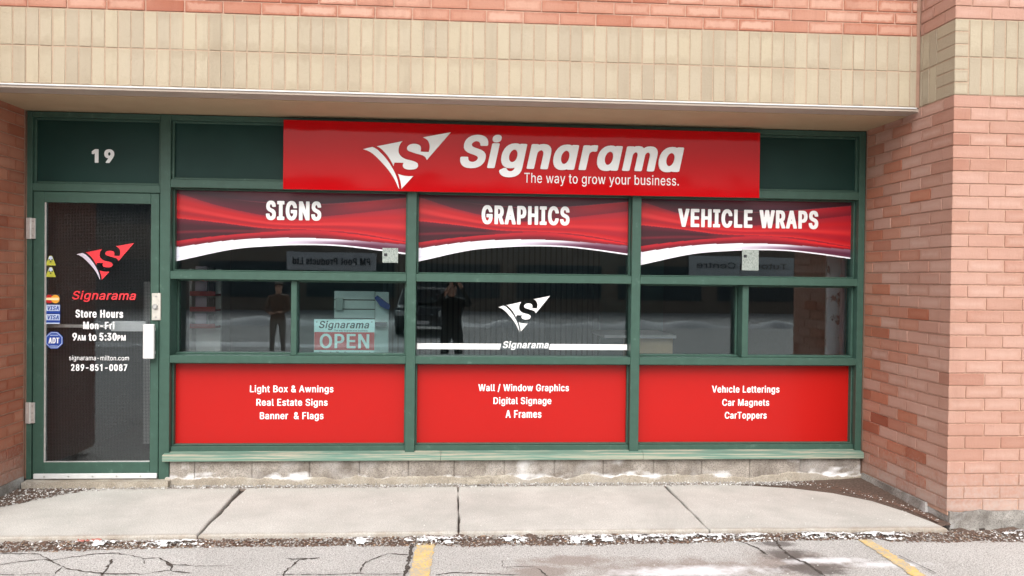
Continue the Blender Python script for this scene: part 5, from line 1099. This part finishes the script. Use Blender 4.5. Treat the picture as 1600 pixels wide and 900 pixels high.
# two small notices taped behind the upper panes
M_NOTE = None
mt, nt, b = newmat('notice_paper'); wp = wpos(nt); mp = node(nt, 'ShaderNodeMapping'); nt.links.new(wp, mp.inputs[0]); mp.inputs['Scale'].default_value = (220, 1, 60)
nt.links.new(ramp(nt, nz(nt, mp.outputs[0], 1, 3), [(.45, lin((160, 168, 162))), (.62, lin((112, 122, 116)))]), b.inputs['Base Color'])
for (u0, v0, u1, v1), lb, k in (((597.5, 387.5, 622, 410.5), 'left', 0), ((1159.5, 390, 1185.5, 422.5), 'right', 1)):
    q = pxbox(u0, v0, u1, v1, PY-.006); n_ = empty('notice', ((q[0]+q[1])/2, PY-.005, q[2]), ['small pale notice with a black square on the pane under SIGNS', 'small pale notice with a black square on the pane under VEHICLE WRAPS'][k], 'notice', 'notices on the upper panes')
    MB().box(q[0], q[1], PY-.0055, PY-.0042, q[2], q[3]).build('sheet', mt, n_); MB().box(q[0]+.012, q[0]+.036, PY-.0065, PY-.0056, q[3]-.062, q[3]-.040).build('black_square', M_STDK, n_)

# ================================================================== ACROSS THE LOT (seen only mirrored in the glass)
ab = empty('shop_building', (0, -42, 0), 'long brown brick shop building across the parking lot, mirrored in the panes', 'building')
BYY = -42
MB().box(-60, 60, BYY-8, BYY, -1.2, 7.0).build('wall', plain('far_brick', lin((150, 136, 124)), .9, var=.1, scale=1), ab)
M_FG = plain('far_glass', lin((66, 80, 86)), .2)
for k in range(-9, 10): MB().box(k*6.2-2.6, k*6.2+2.6, BYY, BYY+.05, ZA+.3, 2.3).build('window', M_FG, ab); MB().box(k*6.2-2.4, k*6.2+2.4, BYY, BYY+.05, 4.4, 5.9).build('window', M_FG, ab)
MB().box(-60, 60, BYY, BYY+.3, 6.7, 7.05).build('coping', plain('coping', lin((140, 136, 130)), .8), ab)
def across(nm, u0, u1, v0, v1, body, col):
    D = -BYY-.2
    def q(u, v):
        d = ray(u, v); t = (PY-CAM.y)/d.y; p = CAM+d*t; d = Vector((d.x, -d.y, d.z)); return p+d*((BYY+.2-p.y)/d.y)
    a, b_ = q(u0, v0), q(u1, v1); x0, x1, z1, z0 = min(a.x, b_.x), max(a.x, b_.x), max(a.z, b_.z), min(a.z, b_.z)
    MB().box(x0, x1, BYY+.06, BYY+.2, z0, z1).build('fascia_board', plain(nm, col, .6), ab)
    wx = (x1-x0)*.86; xm = (x0+x1)/2; h = (z1-z0)*.40; zm = z0+(z1-z0)*.30
    gs = layout(body, (-wx/2, wx/2, zm, zm+h), .18, 1.0, 0)
    me = outline_mesh(gs, 0, .03)
    for v in me.vertices: v.co = (xm-v.co.x, BYY+.2-v.co.y, v.co.z)
    me.update(); obj('lettering', me, ab, M_STDK)
across('pale_fascia', 447, 587, 393, 423, 'PM Pool Products Ltd', lin((232, 234, 238)))
across('pale_fascia_b', 1078, 1240, 400, 432, 'Tutoring Centre', lin((232, 236, 238)))

# ---- two people standing in the lot behind the camera, mirrored faintly in the panes
def person(name, base, label, face, jacket, trousers, skin, hair, arms, hgt=1.76):
    """one skinned body with clothes by height; face = heading angle of the front"""
    k = hgt/1.76
    J_ = {'pelvis': (0, 0, .95, .150), 'waist': (0, .01, 1.10, .145), 'chest': (0, .0, 1.32, .165), 'neckb': (0, 0, 1.47, .075), 'neck': (0, .015, 1.54, .058), 'head': (0, .03, 1.63, .092), 'crown': (0, .02, 1.70, .075)}
    E_ = [('pelvis', 'waist'), ('waist', 'chest'), ('chest', 'neckb'), ('neckb', 'neck'), ('neck', 'head'), ('head', 'crown')]
    for sd_, sg_ in (('l', 1), ('r', -1)):
        J_.update({'hip'+sd_: (.10*sg_, 0, .88, .105), 'knee'+sd_: (.12*sg_, .02, .50, .066), 'ankle'+sd_: (.13*sg_, -.01, .10, .048), 'toe'+sd_: (.15*sg_, .15, .04, .040), 'sho'+sd_: (.19*sg_, 0, 1.41, .075)})
        E_ += [('pelvis', 'hip'+sd_), ('hip'+sd_, 'knee'+sd_), ('knee'+sd_, 'ankle'+sd_), ('ankle'+sd_, 'toe'+sd_), ('chest', 'sho'+sd_)]
        el, wr2, hn = arms[sd_]
        J_.update({'elb'+sd_: (*el, .052), 'wri'+sd_: (*wr2, .034), 'hand'+sd_: (*hn, .036)})
        E_ += [('sho'+sd_, 'elb'+sd_), ('elb'+sd_, 'wri'+sd_), ('wri'+sd_, 'hand'+sd_)]
        d = (Vector(hn)-Vector(wr2)).normalized(); sdv = d.cross(Vector((0, 0, 1))).normalized() if abs(d.z) < .9 else Vector((0, 1, 0))
        for q in range(4):
            o_ = sdv*(-.024+.016*q); nm = 'f%s%d' % (sd_, q); J_[nm] = (*(Vector(hn)+d*.045+o_), .009); J_[nm+'t'] = (*(Vector(hn)+d*(.085-.01*abs(q-1.4))+o_*1.1), .008); E_ += [('hand'+sd_, nm), (nm, nm+'t')]
        J_['th'+sd_] = (*(Vector(hn)+d*.02-sdv*.05*sg_), .009); E_.append(('hand'+sd_, 'th'+sd_))
    ks = list(J_); me = bpy.data.meshes.new(name); me.from_pydata([tuple(c*k for c in J_[q][:3]) for q in ks], [(ks.index(a), ks.index(b)) for a, b in E_], []); me.update()
    tmp = bpy.data.objects.new('tmp', me); C.objects.link(tmp); md = tmp.modifiers.new('s', 'SKIN'); md.use_smooth_shade = True
    for q, sv in zip(ks, me.skin_vertices[0].data): sv.radius = (J_[q][3]*k, J_[q][3]*k*(.72 if q in ('waist', 'chest', 'pelvis') else 1)); sv.use_root = q == 'pelvis'
    tmp.modifiers.new('b', 'SUBSURF').levels = 2
    dg = bpy.context.evaluated_depsgraph_get(); body = bpy.data.meshes.new_from_object(tmp.evaluated_get(dg)); bpy.data.objects.remove(tmp)
    ms = [plain(name+'_jacket', jacket, .8, var=.1), plain(name+'_trousers', trousers, .85, var=.1), plain(name+'_skin', skin, .55), plain(name+'_shoes', (.02, .018, .016), .5)]
    body.materials.clear()
    for m_ in ms: body.materials.append(m_)
    hands = [Vector(J_['hand'+q][:3])*k for q in 'lr']
    for p in body.polygons:
        c = p.center; z = c.z/k
        p.material_index = 2 if (z > 1.50 and abs(c.x) < .12) or min((c-h).length for h in hands) < .105 else 0 if z > .90 or min((c-h).length for h in hands) < .5 and abs(c.x) > .2 else 3 if z < .085 else 1
        p.use_smooth = True
    o_ = obj(name, body); o_.location = base; o_.rotation_euler = (0, 0, face); tag(o_, label, 'person')
    bm = bmesh.new(); bmesh.ops.create_icosphere(bm, subdivisions=3, radius=1)
    for v in bm.verts: v.co = Vector((v.co.x*.090, v.co.y*.105-.012, v.co.z*.105+(.012 if v.co.y < 0 else .02)))*k*1.06+Vector((0, .025, 1.665))*k
    bmesh.ops.delete(bm, geom=[v for v in bm.verts if v.co.y > .055*k and v.co.z < 1.70*k or v.co.z < 1.60*k], context='VERTS')
    hm_ = bpy.data.meshes.new('hair'); bm.to_mesh(hm_); bm.free(); ho = obj('hair', hm_, None, plain(name+'_hair', hair, .7)); ho.parent = o_
    fc = MB().box(-.012, .012, .115, .142, 1.605, 1.65).me('nose'); no = obj('nose', fc, None, ms[2]); no.parent = o_; no.scale = (k, k, k)
    ey = MB().cyl((-.034, .108, 1.665), (0, 1, 0), .012, .012, 10).cyl((.034, .108, 1.665), (0, 1, 0), .012, .012, 10).me('eyes'); eo = obj('eyes', ey, None, M_STDK); eo.parent = o_; eo.scale = (k, k, k)
    return o_
def mirrored(u, v, Yb):
    d = ray(u, v); p = CAM+d*((PY-CAM.y)/d.y); d = Vector((d.x, -d.y, d.z)); return p+d*((Yb-p.y)/d.y)
q = mirrored(432, 490, -12.2)
person('person', (q.x, -12.2, LOTZ(-12.2)), 'man in brown jacket and grey trousers standing in the lot, hands before him', 0, lin((128, 104, 88)), lin((158, 150, 140)), lin((206, 164, 142)), lin((150, 140, 130)),
       {'l': ((.27, .06, 1.13), (.12, .24, 1.08), (.06, .28, 1.08)), 'r': ((-.27, .06, 1.13), (-.12, .24, 1.06), (-.06, .28, 1.06))}, 1.76)
person('person', (-.06, -6.32, LOTZ(-6.32)), 'person in dark coat holding a phone up in front of the face', 0, (.012, .012, .014), (.02, .02, .024), lin((190, 150, 130)), (.02, .016, .012),
       {'l': ((.30, .12, 1.36), (.14, .30, 1.68), (.10, .32, 1.74)), 'r': ((-.26, .12, 1.36), (-.02, .30, 1.68), (.0, .32, 1.74))}, 1.64)
ph = MB().box(-.075, .075, -.055, -.047, 1.478, 1.552).build('phone', M_BLACK, None, .003, 1); ph.location = (CAM.x-.005, CAM.y, 0); tag(ph, 'black phone held sideways by the person in the dark coat', 'phone')

# ---- parked car and ridges of old snow across the lot, mirrored in the lower panes
car = empty('parked_car', (-1.15, -23.6, LOTZ(-23.6)), 'dark parked car facing the shop, mirrored in the middle pane', 'car')
M_CARP = plain('car_paint', (.03, .033, .038), .25, coat=.6); M_CARG = plain('car_glass', (.05, .07, .08), .08)
def car_body():
    prof = [(-2.2, .35), (-2.25, .75), (-2.1, .98), (-1.1, 1.06), (-.45, 1.62), (1.2, 1.66), (1.95, 1.12), (2.2, 1.02), (2.25, .5), (2.15, .32)]
    v = []; f = []; n = len(prof)
    for x, sc_ in ((-.92, .0), (-.86, 1), (.86, 1), (.92, 0)):
        for py, pz in prof: v.append((x*(1 if pz < 1.1 else .84), py*(1 if sc_ else .97), pz-(0 if sc_ else .05*(pz > 1))))
    for r_ in range(3):
        for i in range(n): j = (i+1) % n; f.append((r_*n+i, r_*n+j, (r_+1)*n+j, (r_+1)*n+i))
    f += [tuple(reversed(range(n))), tuple(3*n+i for i in range(n))]
    v = [(-x, -y-23.6-.0, z+LOTZ(-23.6)) for x, y, z in v]; v = [(x-1.15, y, z) for x, y, z in v]
    return mesh('body', v, f)
obj('body', car_body(), car, M_CARP)
yy = -23.6; dz = LOTZ(-23.6)-ZA
MB().prism([(-1.85, 1.08+dz), (-.45, 1.08+dz), (-.58, 1.55+dz), (-1.72, 1.55+dz)], yy+1.12, yy+.55).build('windscreen', M_CARG, car)
for sx in (-1, 1):
    MB().box(-1.15+sx*.72-.16, -1.15+sx*.72+.16, yy+2.15, yy+2.27, .66+dz, .84+dz).build('headlight', plain('lamp_glass', (.6, .62, .62), .15), car, .02, 2)
    for dy in (1.4, -1.4): MB().cyl((-1.15+sx*.80-(.12 if sx > 0 else .12), yy+dy, .30+dz), (1, 0, 0), .33, .24, 24).build('wheel', M_BLACK, car)
MB().box(-1.15-.5, -1.15+.5, yy+2.24, yy+2.28, .52+dz, .66+dz).build('grille', M_STDK, car); MB().box(-1.15-.26, -1.15+.26, yy+2.26, yy+2.30, .38+dz, .50+dz).build('licence_plate', M_WHITE, car)
for k, (yb, h_, x0, x1, lbl) in enumerate(((-17.5, .10, -26, 5, 'long low ridge of dirty snow in the lot before the parked car'), (-27.5, .28, -30, 24, 'higher ridge of snow beyond the parked car'), (-11.5, .04, 1, 20, 'thin band of slush nearest to the shop'))):
    o = lumpy('snow_ridge', x0, x1, lambda x: yb+.5+.5*mnoise.noise(Vector((x*.3, k, 0))), lambda x: yb-.6+.5*mnoise.noise(Vector((x*.4, k, 5))), lambda x, y, t: LOTZ(y)-.01+h_*math.sin(math.pi*t)*max(.1, .7+mnoise.noise(Vector((x*.8, y, k)))), M_ICE, 160, 5, None, None)
    tag(o, lbl, 'snow')
